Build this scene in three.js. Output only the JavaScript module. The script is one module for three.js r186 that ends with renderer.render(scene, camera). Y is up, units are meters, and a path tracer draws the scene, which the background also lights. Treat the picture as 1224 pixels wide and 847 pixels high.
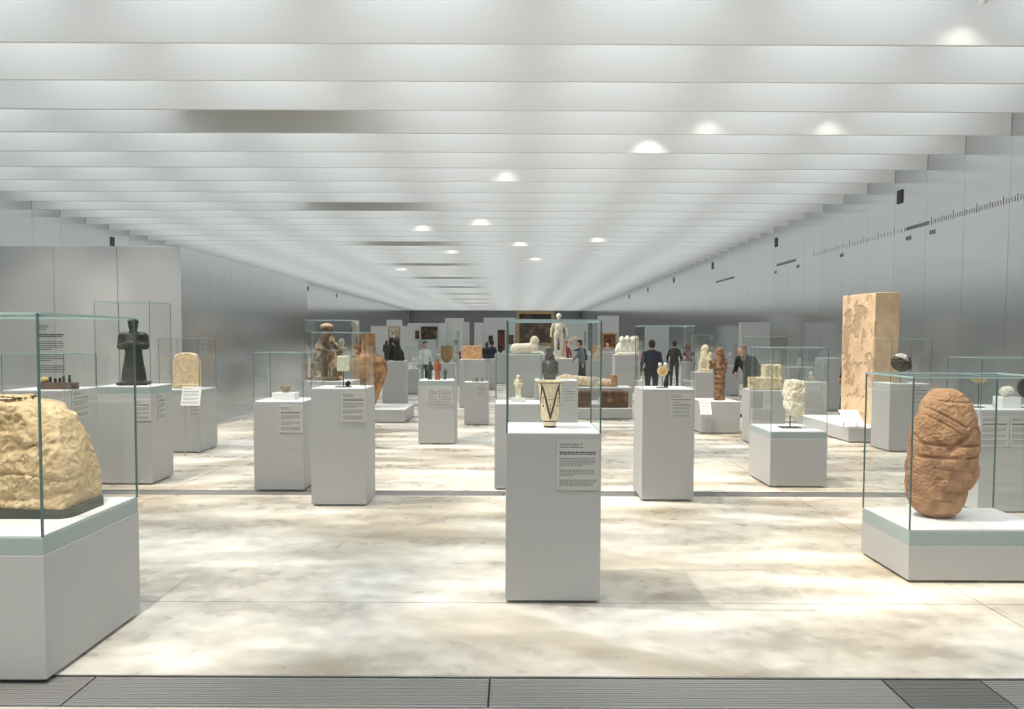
import * as THREE from 'three';
import { RoundedBoxGeometry } from 'three/addons/geometries/RoundedBoxGeometry.js';
import { mergeGeometries } from 'three/addons/utils/BufferGeometryUtils.js';
import { createNoise3D } from 'simplex-noise';

// ------------------------------------------------------------------ camera, sky, exposure
const scene = new THREE.Scene();
const W = 1224, H = 847, F = 884, CX = 615, CY = 443, EYE = 1.6;
const camera = new THREE.PerspectiveCamera(2 * Math.atan(H / 2 / F) * 180 / Math.PI, W / H, 0.1, 400);
camera.position.set(0, EYE, 0);
camera.rotation.set(-2.5 * Math.PI / 180, 0, 0.22 * Math.PI / 180, 'YXZ');
camera.setViewOffset(W, H, 612 - CX, 423.5 - CY, W, H);
camera.updateMatrixWorld(true);
scene.background = new THREE.Color().setRGB(0.95, 0.985, 1.0);      // even overcast sky above the glass roof
const SKY = 3.5;
scene.backgroundIntensity = SKY;
const renderer = new THREE.WebGLRenderer({ antialias: true });
renderer.toneMapping = THREE.LinearToneMapping;
renderer.toneMappingExposure = 0.55;
renderer.shadowMap.enabled = true;
const SPOT = 85, WARM = new THREE.Color().setRGB(1.0, 0.92, 0.81);

// ------------------------------------------------------------------ helpers
const V = (x, y, z) => new THREE.Vector3(x, y, z);
let seed = 7;
const rnd = () => { seed = (seed * 1664525 + 1013904223) >>> 0; return seed / 4294967296; };
const noise3 = createNoise3D(rnd);
const fbm = (x, y, z, o = 4) => { let s = 0, a = 0.5, f = 1; for (let i = 0; i < o; i++) { s += a * noise3(x * f, y * f, z * f); a *= 0.5; f *= 2.03; } return s; };
const clamp = (x, a, b) => Math.min(b, Math.max(a, x));
const lerp = (a, b, t) => a + (b - a) * t;
const sstep = (a, b, x) => { const t = clamp((x - a) / (b - a), 0, 1); return t * t * (3 - 2 * t); };
function ray(px, py) { return V((px - CX) / F, -(py - CY) / F, -1).applyQuaternion(camera.quaternion); }
function onPlane(px, py, h = 0) { const d = ray(px, py), t = (h - EYE) / d.y; return V(d.x * t, h, d.z * t); }
function pt(px, py, Z) { const d = ray(px, py), t = -Z / d.z; return V(d.x * t, EYE + d.y * t, -Z); }
const hAt = (px, py, Z) => pt(px, py, Z).y;
const names = new Map();
function numbered(n) { const k = names.get(n) ?? 0; names.set(n, k + 1); return k ? n + '_' + String(k).padStart(3, '0') : n; }
function shade(o) { o.traverse((c) => { if (c.isMesh) { c.castShadow = true; c.receiveShadow = true; } }); return o; }
function tag(o, label, category, group, kind) {
  if (label) o.userData.label = label;
  if (category) o.userData.category = category;
  if (group) o.userData.group = group;
  if (kind) o.userData.kind = kind;
  return o;
}
function thing(name, label, category, p = V(0, 0, 0), turn = 0, group) {
  const g = new THREE.Group(); g.name = numbered(name); g.position.copy(p); g.rotation.y = turn; scene.add(g);
  return tag(g, label, category, group);
}
function part(parent, name, geo, mat) { const m = new THREE.Mesh(geo, mat); m.name = name; m.castShadow = m.receiveShadow = true; parent.add(m); return m; }
function single(name, geo, mat, label, category, p, turn = 0, group) {
  const m = new THREE.Mesh(geo, mat); m.name = numbered(name); m.castShadow = m.receiveShadow = true; if (p) m.position.copy(p); m.rotation.y = turn; scene.add(m);
  return tag(m, label, category, group);
}
function structure(name, label) { const g = new THREE.Group(); g.name = name; scene.add(g); return tag(g, label, undefined, undefined, 'structure'); }
const box = (w, h, d, x = 0, y = 0, z = 0) => new THREE.BoxGeometry(w, h, d).translate(x, y, z);
const rbox = (w, h, d, r, x = 0, y = 0, z = 0) => new RoundedBoxGeometry(w, h, d, 2, Math.min(r, w / 2.1, h / 2.1, d / 2.1)).translate(x, y, z);
const merge = (list) => mergeGeometries(list.map((g) => { g = g.index ? g.toNonIndexed() : g; for (const k of Object.keys(g.attributes)) if (!['position', 'normal', 'uv'].includes(k)) g.deleteAttribute(k); return g; }));
const std = (r, g, b, rough = 0.6, more = {}) => { const m = new THREE.MeshStandardMaterial({ roughness: rough, ...more }); m.color.setRGB(r, g, b); return m; };
const phys = (r, g, b, rough, more) => { const m = new THREE.MeshPhysicalMaterial({ roughness: rough, ...more }); m.color.setRGB(r, g, b); return m; };

// ---- implicit shapes
const smin = (a, b, k) => { if (k <= 0) return Math.min(a, b); const h = clamp(0.5 + 0.5 * (b - a) / k, 0, 1); return lerp(b, a, h) - k * h * (1 - h); };
const cap = (a, b, ra, rb = ra, k) => ({ t: 0, a, b, ra, rb, k });
const ell = (c, r, k) => ({ t: 1, c, r, k });
const bx = (c, h, r = 0.01, k) => ({ t: 2, c, h, r, k });
const fnShape = (f, lo, hi) => ({ t: 3, f, lo, hi });
const poly = (list, v) => { for (let i = 1; i < list.length; i++) if (v <= list[i][0]) return lerp(list[i - 1][1], list[i][1], clamp((v - list[i - 1][0]) / (list[i][0] - list[i - 1][0]), 0, 1)); return list[list.length - 1][1]; };
const cut = (s) => ({ ...s, cut: true });
function dist(s, x, y, z) {
  if (s.t === 0) {
    const [ax, ay, az] = s.a, bx_ = s.b[0] - ax, by = s.b[1] - ay, bz = s.b[2] - az, px = x - ax, py = y - ay, pz = z - az;
    const t = clamp((px * bx_ + py * by + pz * bz) / (bx_ * bx_ + by * by + bz * bz || 1e-9), 0, 1);
    return Math.hypot(px - bx_ * t, py - by * t, pz - bz * t) - lerp(s.ra, s.rb, t);
  }
  if (s.t === 3) return s.f(x, y, z);
  if (s.t === 1) {
    const px = x - s.c[0], py = y - s.c[1], pz = z - s.c[2], [a, b, c] = s.r;
    const k0 = Math.hypot(px / a, py / b, pz / c), k1 = Math.hypot(px / (a * a), py / (b * b), pz / (c * c));
    return k1 < 1e-9 ? -Math.min(a, b, c) : k0 * (k0 - 1) / k1;
  }
  const qx = Math.abs(x - s.c[0]) - s.h[0] + s.r, qy = Math.abs(y - s.c[1]) - s.h[1] + s.r, qz = Math.abs(z - s.c[2]) - s.h[2] + s.r;
  return Math.hypot(Math.max(qx, 0), Math.max(qy, 0), Math.max(qz, 0)) + Math.min(Math.max(qx, qy, qz), 0) - s.r;
}
function bounds(shapes) {
  const lo = [1e9, 1e9, 1e9], hi = [-1e9, -1e9, -1e9];
  for (const s of shapes) {
    if (s.cut) continue;
    if (s.t === 3) { for (let i = 0; i < 3; i++) { lo[i] = Math.min(lo[i], s.lo[i]); hi[i] = Math.max(hi[i], s.hi[i]); } continue; }
    for (let i = 0; i < 3; i++) {
      const l = s.t === 0 ? Math.min(s.a[i] - s.ra, s.b[i] - s.rb) : s.c[i] - (s.t === 1 ? s.r[i] : s.h[i]);
      const h = s.t === 0 ? Math.max(s.a[i] + s.ra, s.b[i] + s.rb) : s.c[i] + (s.t === 1 ? s.r[i] : s.h[i]);
      lo[i] = Math.min(lo[i], l); hi[i] = Math.max(hi[i], h);
    }
  }
  return [lo, hi];
}
// surface nets on a grid; opts: k blend, cell, warp(x,y,z) added to the distance, floor (cut below), color(x,y,z,ny)
function sculpt(shapes, { k = 0.03, cell = 0.02, warp, flat, color, margin = 0.03, reach = warp ? 0.13 : 0.05 } = {}) {
  const [lo, hi] = bounds(shapes);
  for (let i = 0; i < 3; i++) { lo[i] -= margin + cell; hi[i] += margin + cell; }
  const f = (x, y, z) => {
    let d = 1e9;
    for (const s of shapes) { const e = dist(s, x, y, z); d = s.cut ? -smin(-d, e, s.k ?? k) : d > 1e8 ? e : smin(d, e, s.k ?? k); }
    if (warp && Math.abs(d) < reach) d += warp(x, y, z, d);
    return flat !== undefined ? Math.max(d, flat - y) : d;
  };
  const n = [0, 1, 2].map((i) => Math.ceil((hi[i] - lo[i]) / cell) + 1), [nx, ny, nz] = n;
  const val = new Float32Array(nx * ny * nz), at = (i, j, k_) => i + nx * (j + ny * k_);
  for (let kk = 0; kk < nz; kk++) for (let j = 0; j < ny; j++) for (let i = 0; i < nx; i++) {
    const d = val[at(i, j, kk)] = f(lo[0] + i * cell, lo[1] + j * cell, lo[2] + kk * cell);
    if (reach < 1 && Math.abs(d) > reach) for (let n_ = Math.floor((Math.abs(d) - reach) * 0.6 / cell); n_ > 0 && i < nx - 1; n_--) val[at(++i, j, kk)] = d;   // far from the surface
  }
  const idx = new Int32Array(nx * ny * nz).fill(-1), pos = [], tri = [];
  for (let kk = 0; kk < nz - 1; kk++) for (let j = 0; j < ny - 1; j++) for (let i = 0; i < nx - 1; i++) {
    let mask = 0, cnt = 0, sx = 0, sy = 0, sz = 0;
    const c = [];
    for (let q = 0; q < 8; q++) { const v = val[at(i + (q & 1), j + ((q >> 1) & 1), kk + (q >> 2))]; c.push(v); if (v < 0) mask |= 1 << q; }
    if (mask === 0 || mask === 255) continue;
    for (let q = 0; q < 8; q++) for (const b of [1, 2, 4]) {
      if (q & b) continue; const r = q | b;
      if ((c[q] < 0) === (c[r] < 0)) continue;
      const t = c[q] / (c[q] - c[r]);
      sx += (q & 1) + (b === 1 ? t : 0); sy += ((q >> 1) & 1) + (b === 2 ? t : 0); sz += (q >> 2) + (b === 4 ? t : 0); cnt++;
    }
    idx[at(i, j, kk)] = pos.length / 3;
    pos.push(lo[0] + (i + sx / cnt) * cell, lo[1] + (j + sy / cnt) * cell, lo[2] + (kk + sz / cnt) * cell);
  }
  const quad = (a, b, c, d, flip) => { if (a < 0 || b < 0 || c < 0 || d < 0) return; flip ? tri.push(a, c, b, a, d, c) : tri.push(a, b, c, a, c, d); };
  for (let kk = 1; kk < nz - 1; kk++) for (let j = 1; j < ny - 1; j++) for (let i = 1; i < nx - 1; i++) {
    const v = val[at(i, j, kk)] < 0;
    if (v !== val[at(i + 1, j, kk)] < 0) quad(idx[at(i, j - 1, kk - 1)], idx[at(i, j, kk - 1)], idx[at(i, j, kk)], idx[at(i, j - 1, kk)], !v);
    if (v !== val[at(i, j + 1, kk)] < 0) quad(idx[at(i - 1, j, kk - 1)], idx[at(i - 1, j, kk)], idx[at(i, j, kk)], idx[at(i, j, kk - 1)], !v);
    if (v !== val[at(i, j, kk + 1)] < 0) quad(idx[at(i - 1, j - 1, kk)], idx[at(i, j - 1, kk)], idx[at(i, j, kk)], idx[at(i - 1, j, kk)], !v);
  }
  const nor = new Float32Array(pos.length), uv = new Float32Array(pos.length / 3 * 2), col = color && new Float32Array(pos.length), e = cell * 0.4;
  for (let i = 0; i < pos.length; i += 3) {
    const [x, y, z] = [pos[i], pos[i + 1], pos[i + 2]];
    const g = V(f(x + e, y, z) - f(x - e, y, z), f(x, y + e, z) - f(x, y - e, z), f(x, y, z + e) - f(x, y, z - e)).normalize();
    nor[i] = g.x; nor[i + 1] = g.y; nor[i + 2] = g.z;
    uv[i / 3 * 2] = x + z; uv[i / 3 * 2 + 1] = y;
    if (col) { const c = color(x, y, z, g); col[i] = c[0]; col[i + 1] = c[1]; col[i + 2] = c[2]; }
  }
  const geo = new THREE.BufferGeometry();
  geo.setAttribute('position', new THREE.Float32BufferAttribute(pos, 3));
  geo.setAttribute('normal', new THREE.BufferAttribute(nor, 3));
  geo.setAttribute('uv', new THREE.BufferAttribute(uv, 2));
  if (col) geo.setAttribute('color', new THREE.BufferAttribute(col, 3));
  geo.setIndex(tri);
  return geo;
}
// mottled stone or wood: two tints mixed by a noise of the given size
const mottle = (a, b, s = 12, sy = s) => (x, y, z) => { const t = clamp(0.5 + 0.8 * fbm(x * s + 3, y * sy, z * s - 5, 4), 0, 1); return [lerp(a[0], b[0], t), lerp(a[1], b[1], t), lerp(a[2], b[2], t)]; };
const tinted = (rough = 0.7, more = {}) => new THREE.MeshStandardMaterial({ vertexColors: true, roughness: rough, ...more });
const STONE = tinted(0.82), POLISHED = tinted(0.5), WOOD = tinted(0.55), SKIN_CLOTH = tinted(0.75);

// ---- computed textures
function dataTex(w, h, fill, srgb = true) {
  const d = new Uint8Array(w * h * 4);
  for (let y = 0; y < h; y++) for (let x = 0; x < w; x++) { const c = fill(x / w, y / h, x, y), i = (y * w + x) * 4; d[i] = clamp(c[0], 0, 255); d[i + 1] = clamp(c[1], 0, 255); d[i + 2] = clamp(c[2], 0, 255); d[i + 3] = 255; }
  const t = new THREE.DataTexture(d, w, h); t.wrapS = t.wrapT = THREE.RepeatWrapping; t.magFilter = THREE.LinearFilter; t.needsUpdate = true;
  if (srgb) t.colorSpace = THREE.SRGBColorSpace;
  return t;
}
function canvasTex(w, h, draw) {
  const c = document.createElement('canvas'); c.width = w; c.height = h; draw(c.getContext('2d'), w, h);
  const t = new THREE.CanvasTexture(c); t.colorSpace = THREE.SRGBColorSpace; t.needsUpdate = true; return t;
}
const fract = (v) => v - Math.floor(v);
// seamless noise: blend of shifted copies at the borders
const tile = (fn) => (u, v) => { const a = fn(u, v); if (u < 0.85 && v < 0.85) return a; const b = fn(u - 1, v), c = fn(u, v - 1), d = fn(u - 1, v - 1), s = sstep(0.85, 1, u), t = sstep(0.85, 1, v); return lerp(lerp(a, b, s), lerp(c, d, s), t); };
const FLOOR_M = 12.9;
const cloud = tile((u, v) => fbm(u * 7, v * 22, 1, 6)), fineN = tile((u, v) => fbm(u * 60, v * 60, 7, 3)), stainN = tile((u, v) => fbm(u * 5 + 9, v * 11 + 0.6 * Math.sin(u * 9), 4, 5)), warmN = tile((u, v) => fbm(u * 4, v * 4, 12, 2));
const floorMap = dataTex(1536, 1536, (u, v) => {
  const c = cloud(u, v), f = fineN(u, v), s = sstep(-0.12, 0.5, stainN(u, v)) * (0.85 + 0.5 * f), w = warmN(u, v);
  let r = 215 + c * 54 + f * 22, g = 208 + c * 55 + f * 22, b = 195 + c * 56 + f * 21;
  r += w * 8; b -= w * 10;
  r -= s * 36; g -= s * 41; b -= s * 48;
  return [r, g, b];
});
const floorRough = dataTex(512, 512, (u, v) => { const c = cloud(u, v), f = fineN(u, v); const k = 255 * (0.36 + c * 0.25 + f * 0.15); return [k, k, k]; }, false);
function text(seed0, w, h, title = true, ink = '#3a3a3a', paper = '#bdbdba') {           // print too small to read: rows of word-long strokes
  return canvasTex(256, Math.round(256 * h / w), (g, cw, ch) => {
    let s = seed0 * 7919 + 11; const r = () => { s = (s * 1103515245 + 12345) & 0x7fffffff; return s / 0x7fffffff; };
    if (paper) { g.fillStyle = paper; g.fillRect(0, 0, cw, ch); } g.fillStyle = ink;
    let y = ch * 0.06; const step = ch * 0.036;
    for (let row = 0; row < 24 && y < ch * 0.93; row++, y += step) {
      if (row === 3 || row === 6 || row === 12 || row === 17) { y += step * 0.6; continue; }
      const bold = title && row >= 4 && row <= 5, end = cw * (row === 11 || row === 16 || row < 3 ? 0.35 + r() * 0.3 : 0.86 + r() * 0.08);
      let x = cw * 0.06;
      while (x < end) { const len = cw * (0.025 + r() * 0.075); g.globalAlpha = bold ? 1 : 0.72; g.fillRect(x, y, Math.min(len, end - x), step * (bold ? 0.62 : 0.42)); x += len + cw * 0.014; }
    }
  });
}
const TEXTS = [1, 2, 3].map((n) => std(1, 1, 1, 0.7, { map: text(n, 1, 1.2) }));
const WALLTEXT = std(1, 1, 1, 0.6, { transparent: true, map: text(9, 1, 1.5, true, '#242424', '') });
const CARD = std(1, 1, 1, 0.6, { map: text(5, 1, 1.1, true, '#6a6a68', '#f2f2ee') });

// ------------------------------------------------------------------ materials of the place
const paint = std(0.45, 0.455, 0.455, 0.45), deckWhite = std(0.86, 0.86, 0.85, 0.55), plinthTeal = std(0.34, 0.41, 0.405, 0.3), backingGrey = std(0.3, 0.3, 0.3, 0.7);
const aluminium = phys(0.68, 0.695, 0.705, 0.16, { metalness: 0.9 }), endMetal = phys(0.19, 0.195, 0.2, 0.42, { metalness: 0.9 });
const sheets = [aluminium, phys(0.672, 0.688, 0.698, 0.165, { metalness: 0.9 }), phys(0.686, 0.7, 0.708, 0.155, { metalness: 0.9 })], frontSheet = phys(0.66, 0.67, 0.675, 0.3, { metalness: 0.84 });
const beamWhite = std(0.83, 0.84, 0.84, 0.55), roofPanel = std(0.1, 0.085, 0.065, 0.8), railMat = std(0.4, 0.4, 0.4, 0.6);
const glass = phys(0.975, 0.99, 0.986, 0, { transmission: 1, thickness: 0, ior: 1.42 });
const roofGlass = phys(0.97, 0.985, 0.98, 0, { transmission: 1, thickness: 0, ior: 1.3 });
const edgeGreen = std(0.09, 0.16, 0.155, 0.25), rimGreen = std(0.36, 0.5, 0.5, 0.2);
const blackMetal = std(0.025, 0.025, 0.027, 0.45), steel = phys(0.55, 0.55, 0.54, 0.38, { metalness: 1 }), grilleMat = phys(0.28, 0.275, 0.265, 0.5, { metalness: 0.2 }), grilleDark = phys(0.16, 0.16, 0.155, 0.5, { metalness: 0.2 });
const concrete = std(1, 1, 1, 1, { map: floorMap, roughnessMap: floorRough });
const screed = std(0.12, 0.115, 0.105, 0.9);

// ------------------------------------------------------------------ the room
const XL = -15.3, XR = 9.75, BACK = 9, END = 107.5, BEAM_Y = 5.62, BEAM_H = 0.95, STEP = 1.48, B0 = 8.8;
{
  const floor = structure('floor', 'pale polished concrete floor in large slabs');
  part(floor, 'subfloor', box(XR - XL, 0.1, END + BACK, (XR + XL) / 2, -0.075, (BACK - END) / 2), screed);
  // slab borders: saw cuts every 3.2 m of depth and 6.45 m of width; two slotted strips run across
  const rows = [[BACK, 5.9], [5.9, 2.7], [2.7, -0.5], [-0.5, -3.14], [-3.44, -4.42], [-4.42, -7.47], [-7.7, -10.85]];
  for (let z = -10.85; z > -END; z -= 3.2) rows.push([z, Math.max(z - 3.2, -END)]);
  const cols = [XL, -10.05, -3.6, 2.85, 9.3, XR];
  for (const [z0, z1] of rows) for (let c = 0; c < 5; c++) {
    const w = cols[c + 1] - cols[c] - 0.008, d = z0 - z1 - 0.008, g = new THREE.BoxGeometry(w, 0.03, d).translate((cols[c] + cols[c + 1]) / 2, -0.015, (z0 + z1) / 2);
    const p = g.attributes.position, uv = g.attributes.uv;
    for (let i = 0; i < p.count; i++) uv.setXY(i, p.getX(i) / FLOOR_M + 0.31, p.getZ(i) / FLOOR_M + 0.12);
    part(floor, 'slab', g, concrete);
  }
  // slotted ventilation strips
  const joints = [XL, -9.35, -7.5, -5.65, -3.82, -1.97, -0.11, 1.74, 2.2, 4.05, 5.9, 7.75, XR];
  for (const [z0, z1, front] of [[-3.14, -3.44, true], [-7.47, -7.7, false]]) for (let j = 0; j < joints.length - 1; j++) {
    const a = joints[j] + 0.003, b = joints[j + 1] - 0.003, dark = front && Math.abs(a - 1.743) < 0.01;
    const gr = new THREE.Group(); gr.name = 'floor_grille'; gr.userData.label = dark ? 'darker section of the slotted floor grille' : 'grey slotted floor grille'; floor.add(gr);
    const m = dark ? grilleDark : grilleMat, n = front ? 13 : 6, d = z0 - z1 - 0.03;
    part(gr, 'tray', box(b - a, 0.004, z0 - z1, (a + b) / 2, -0.026, (z0 + z1) / 2), screed);
    for (const z of [z0 - 0.006, z1 + 0.006]) part(gr, 'edge_trim', box(b - a, 0.028, 0.006, (a + b) / 2, -0.013, z), steel);
    if (front) for (let k = 0; k < n; k++) part(gr, 'slat', box(b - a - 0.004, 0.02, d / n * 0.8, (a + b) / 2, -0.013, z0 - 0.015 - d * (k + 0.5) / n), m);
    else part(gr, 'slats', merge(Array.from({ length: n }, (_, k) => box(b - a - 0.004, 0.02, d / n * 0.7, (a + b) / 2, -0.013, z0 - 0.015 - d * (k + 0.5) / n))), m).userData.kind = 'stuff';
  }

  // walls of brushed aluminium sheets, one sheet to a beam
  const top = BEAM_Y + BEAM_H + 0.02, n0 = Math.ceil((B0 + BACK) / STEP), count = Math.floor((END - B0) / STEP) + 1;
  const sheet = rbox(0.03, top, STEP - 0.006, 0.002);
  const right = structure('wall_right', 'long brushed aluminium wall with vertical sheet joints'), left = structure('wall_left', 'far brushed aluminium wall behind the partition');
  part(right, 'backing', box(0.3, top + 0.2, END + BACK, XR + 0.185, top / 2, (BACK - END) / 2), backingGrey);
  part(left, 'backing', box(0.3, top + 0.2, END + BACK, XL - 0.185, top / 2, (BACK - END) / 2), backingGrey);
  for (let k = -n0; k < count; k++) {
    const z = -(B0 + (k + 0.5) * STEP);
    if (z - STEP / 2 < -END || z + STEP / 2 > BACK) continue;
    part(right, 'panel', sheet, sheets[(k * 7 + 700) % 3]).position.set(XR + 0.015, top / 2, z);
    part(left, 'panel', sheet, sheets[(k * 5 + 501) % 3]).position.set(XL - 0.015, top / 2, z);
  }
  const far = structure('wall_far', 'dark grey metal wall closing the gallery'), back = structure('wall_back', 'aluminium wall behind the entrance');
  part(far, 'sheet', box(XR - XL + 0.6, top + 0.2, 0.3, (XR + XL) / 2, top / 2, -END - 0.15), endMetal);
  part(back, 'sheet', box(XR - XL + 0.6, top + 0.2, 0.3, (XR + XL) / 2, top / 2, BACK + 0.15), aluminium);

  // ceiling: white blades across the hall under a glass roof
  const ceil = structure('ceiling', 'white cross blades under a glass roof');
  const blade = merge([rbox(XR - XL - 0.01, BEAM_H, 0.05, 0.006)]), mid = (XR + XL) / 2, sq = 0.05;
  for (let k = -n0 + 1; k < count; k++) {
    const z = -(B0 + k * STEP) - 0.025;
    part(ceil, 'beam', blade, beamWhite).position.set(mid, BEAM_Y + BEAM_H / 2, z);
    const z1 = -(B0 + k * STEP), z0 = z1 + STEP - 0.05, zc = (z0 + z1) / 2;
    const pane = (a, b, name, m) => part(ceil, name, box(b - a, 0.3, z0 - z1 - 0.004, (a + b) / 2, BEAM_Y + BEAM_H - 0.1, zc), m);
    const quadPane = (a, b) => part(ceil, 'roof_pane', new THREE.PlaneGeometry(b - a, z0 - z1).rotateX(-Math.PI / 2).translate((a + b) / 2, BEAM_Y + BEAM_H + 0.002, zc), roofGlass);
    if (((k - 4) % 6 + 6) % 6 === 0 && k >= 4) { quadPane(XL, -6.75); pane(-6.75, -3.3, 'roof_hatch', roofPanel); quadPane(-3.3, XR); }
    else quadPane(XL, XR);
  }
  for (let x = XL + 0.3; x < XR; x += 3.05) part(ceil, 'roof_rail', box(0.8, 0.16, END + BACK, x, BEAM_Y + BEAM_H + 0.14, (BACK - END) / 2), railMat);

  // time ruler printed along the right wall
  const tick = [];
  for (let i = 0; i < 132; i++) {
    const z = 13.2 + i * 0.085; if (z > 17.52 && z < 18.6) continue; if (z > 18.6 && i % 2) continue;
    const hh = i % 10 === 0 ? 0.2 : i % 5 === 0 ? 0.15 : 0.1;
    tick.push(box(0.004, hh, 0.016, XR - 0.002, 4.36 + (hh - 0.1) * 0.25, -z));
  }
  part(right, 'ruler_ticks', merge(tick), std(0.08, 0.08, 0.085, 0.6)).userData.kind = 'stuff';
  for (const [a, b] of [[17.55, 18.57], [25.8, 27.7], [33, 36]]) part(right, 'ruler_bar', box(0.004, 0.09, b - a, XR - 0.002, 4.36, -(a + b) / 2), std(0.16, 0.16, 0.165, 0.6));
  for (const z of [17.4, 18.45, 22.2, 25.6, 27.8]) for (let k = 0; k < 3; k++) part(right, 'ruler_numeral', box(0.004, 0.1, 0.06, XR - 0.002, 4.12, -z + 0.09 * (k - 1)), std(0.1, 0.1, 0.1, 0.6));
  // small black equipment plates high on both walls
  for (let z = 18.9; z < 70; z += 8.88) {
    part(right, 'wall_plate', rbox(0.03, 0.34, 0.26, 0.008, XR - 0.012, 5.22, -z), blackMetal);
    part(left, 'wall_plate', rbox(0.03, 0.34, 0.26, 0.008, XL + 0.012, 5.22, -(z + 0.5)), blackMetal);
  }
}

// freestanding aluminium partition on the left
{
  const px = -5.62, z0 = -12.5, z1 = -20.1, hh = 3.12, n = 5, wx = 1.07, m = 7, wz = (z0 - z1) / m;
  const wall = structure('wall_partition', 'freestanding partition clad in brushed aluminium sheets');
  part(wall, 'core', box(n * wx - 0.06, hh - 0.03, z0 - z1 - 0.06, px - n * wx / 2, hh / 2 - 0.01, (z0 + z1) / 2), backingGrey);
  for (let i = 0; i < n; i++) {
    part(wall, 'panel', rbox(wx - 0.006, hh, 0.03, 0.003, px - (i + 0.5) * wx, hh / 2, z0 - 0.015), frontSheet);
    part(wall, 'panel', rbox(wx - 0.006, hh, 0.03, 0.003, px - (i + 0.5) * wx, hh / 2, z1 + 0.015), aluminium);
  }
  for (let i = 0; i < m; i++) part(wall, 'panel', rbox(0.03, hh, wz - 0.006, 0.003, px - 0.015, hh / 2, z0 - (i + 0.5) * wz), sheets[(i * 2 + (i >> 1)) % 3]);
  const a = pt(41, 384, 12.49), b = pt(80, 450, 12.49);
  part(wall, 'wall_text', new THREE.PlaneGeometry(b.x - a.x, a.y - b.y).translate((a.x + b.x) / 2, (a.y + b.y) / 2, z0 + 0.003), WALLTEXT).userData.label = 'wall text printed in dark lines';
}

// ------------------------------------------------------------------ display cases
const pane = (w, h) => new THREE.PlaneGeometry(w, h);
// c: w, d, hp pedestal height, ht top of glass (0: none), band height of the teal plinth, thick edge width
function displayCase(name, label, group, p, c) {
  const g = thing(name, label, c.category ?? (c.ht ? 'display case' : 'pedestal'), p, 0, group);
  const { w, d, hp, ht = 0, band = 0, e = 0.008 } = c, body = hp - band - 0.018;
  part(g, 'recessed_foot', box(w - 0.07, 0.02, d - 0.07, 0, 0.01, 0), paint);
  part(g, 'pedestal', rbox(w, body, d, 0.005, 0, 0.018 + body / 2, 0), paint);
  if (band) part(g, 'plinth_band', rbox(w - 0.004, band - 0.004, d - 0.004, 0.004, 0, hp - band / 2 - 0.002, 0), plinthTeal);
  part(g, 'deck', rbox(w - 0.02, 0.008, d - 0.02, 0.003, 0, hp, 0), deckWhite);
  g.userData.size = [w, d, hp];
  if (ht) {
    const gw = w - 0.012, gd = d - 0.012, gh = ht - hp;
    const q = (geo) => part(g, 'glass_pane', geo, glass);
    q(pane(gw, gh).translate(0, hp + gh / 2, gd / 2)); q(pane(gw, gh).rotateY(Math.PI).translate(0, hp + gh / 2, -gd / 2));
    q(pane(gd, gh).rotateY(Math.PI / 2).translate(gw / 2, hp + gh / 2, 0)); q(pane(gd, gh).rotateY(-Math.PI / 2).translate(-gw / 2, hp + gh / 2, 0));
    q(pane(gw, gd).rotateX(-Math.PI / 2).translate(0, ht, 0));
    for (const sx of [-1, 1]) for (const sz of [-1, 1]) part(g, 'glass_edge', box(e, gh, e, sx * gw / 2, hp + gh / 2, sz * gd / 2), edgeGreen);
    const t = e * 1.3;
    for (const s of [-1, 1]) {
      part(g, 'top_edge', box(gw + e, t, e, 0, ht, s * gd / 2), rimGreen);
      part(g, 'top_edge', box(e, t, gd - e, s * gw / 2, ht, 0), rimGreen);
    }
  }
  return g;
}
// front face read from pixels: left and right at the bottom edge, bottom row, row of the pedestal top, row of the glass top
const cases = [];
function caseAt(name, label, group, { x0, x1, yb, yt, yg, d, band, e, Z, w, category }) {
  const a = Z ? pt(x0, yt, Z) : onPlane(x0, yb), z = Z ?? -a.z, b = x1 ? pt(x1, yt, z) : V(a.x + w, 0, 0), mid = x1 ? (x0 + x1) / 2 : x0;
  a.x = Z ? a.x : onPlane(x0, yb).x; const bx1 = x1 ? (Z ? b.x : onPlane(x1, yb).x) : a.x + w;
  const cw = bx1 - a.x, hp = hAt(mid, yt, z), ht = yg ? hAt(mid, yg, z) : 0, dd = d ?? cw;
  const g = displayCase(name, label, group, V((a.x + bx1) / 2, 0, -z - dd / 2), { w: cw, d: dd, hp, ht, band, e, category });
  g.userData.front = -z; cases.push(g);
  g.info = { w: cw, d: dd, hp, ht, z };
  return g;
}
// a label board on the front face given by its pixel rectangle
function board(g, [x0, y0, x1, y1], n = 0, prouder = 0) {
  const z = g.userData.front, a = pt(x0, y0, -z), b = pt(x1, y1, -z), w = b.x - a.x, h = a.y - b.y, cx = (a.x + b.x) / 2 - g.position.x, cy = (a.y + b.y) / 2, lz = z - g.position.z;
  const m = part(g, 'label_panel', rbox(w, h, 0.008, 0.002, cx, cy, lz + 0.004 + prouder), std(0.5, 0.5, 0.495, 0.55));
  part(m, 'label_text', pane(w * 0.97, h * 0.97).translate(cx, cy, lz + 0.0088 + prouder), TEXTS[n % 3]);
}
const sideBoard = (g, w, h, x, y, dz) => { const { info } = g, m = part(g, 'label_panel', rbox(0.006, h, w, 0.002, x, y, dz), std(0.5, 0.5, 0.495, 0.55)); part(m, 'label_text', pane(w * 0.95, h * 0.95).rotateY(x > 0 ? Math.PI / 2 : -Math.PI / 2).translate(x + Math.sign(x) * 0.0035, y, dz), TEXTS[1]); };
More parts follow.
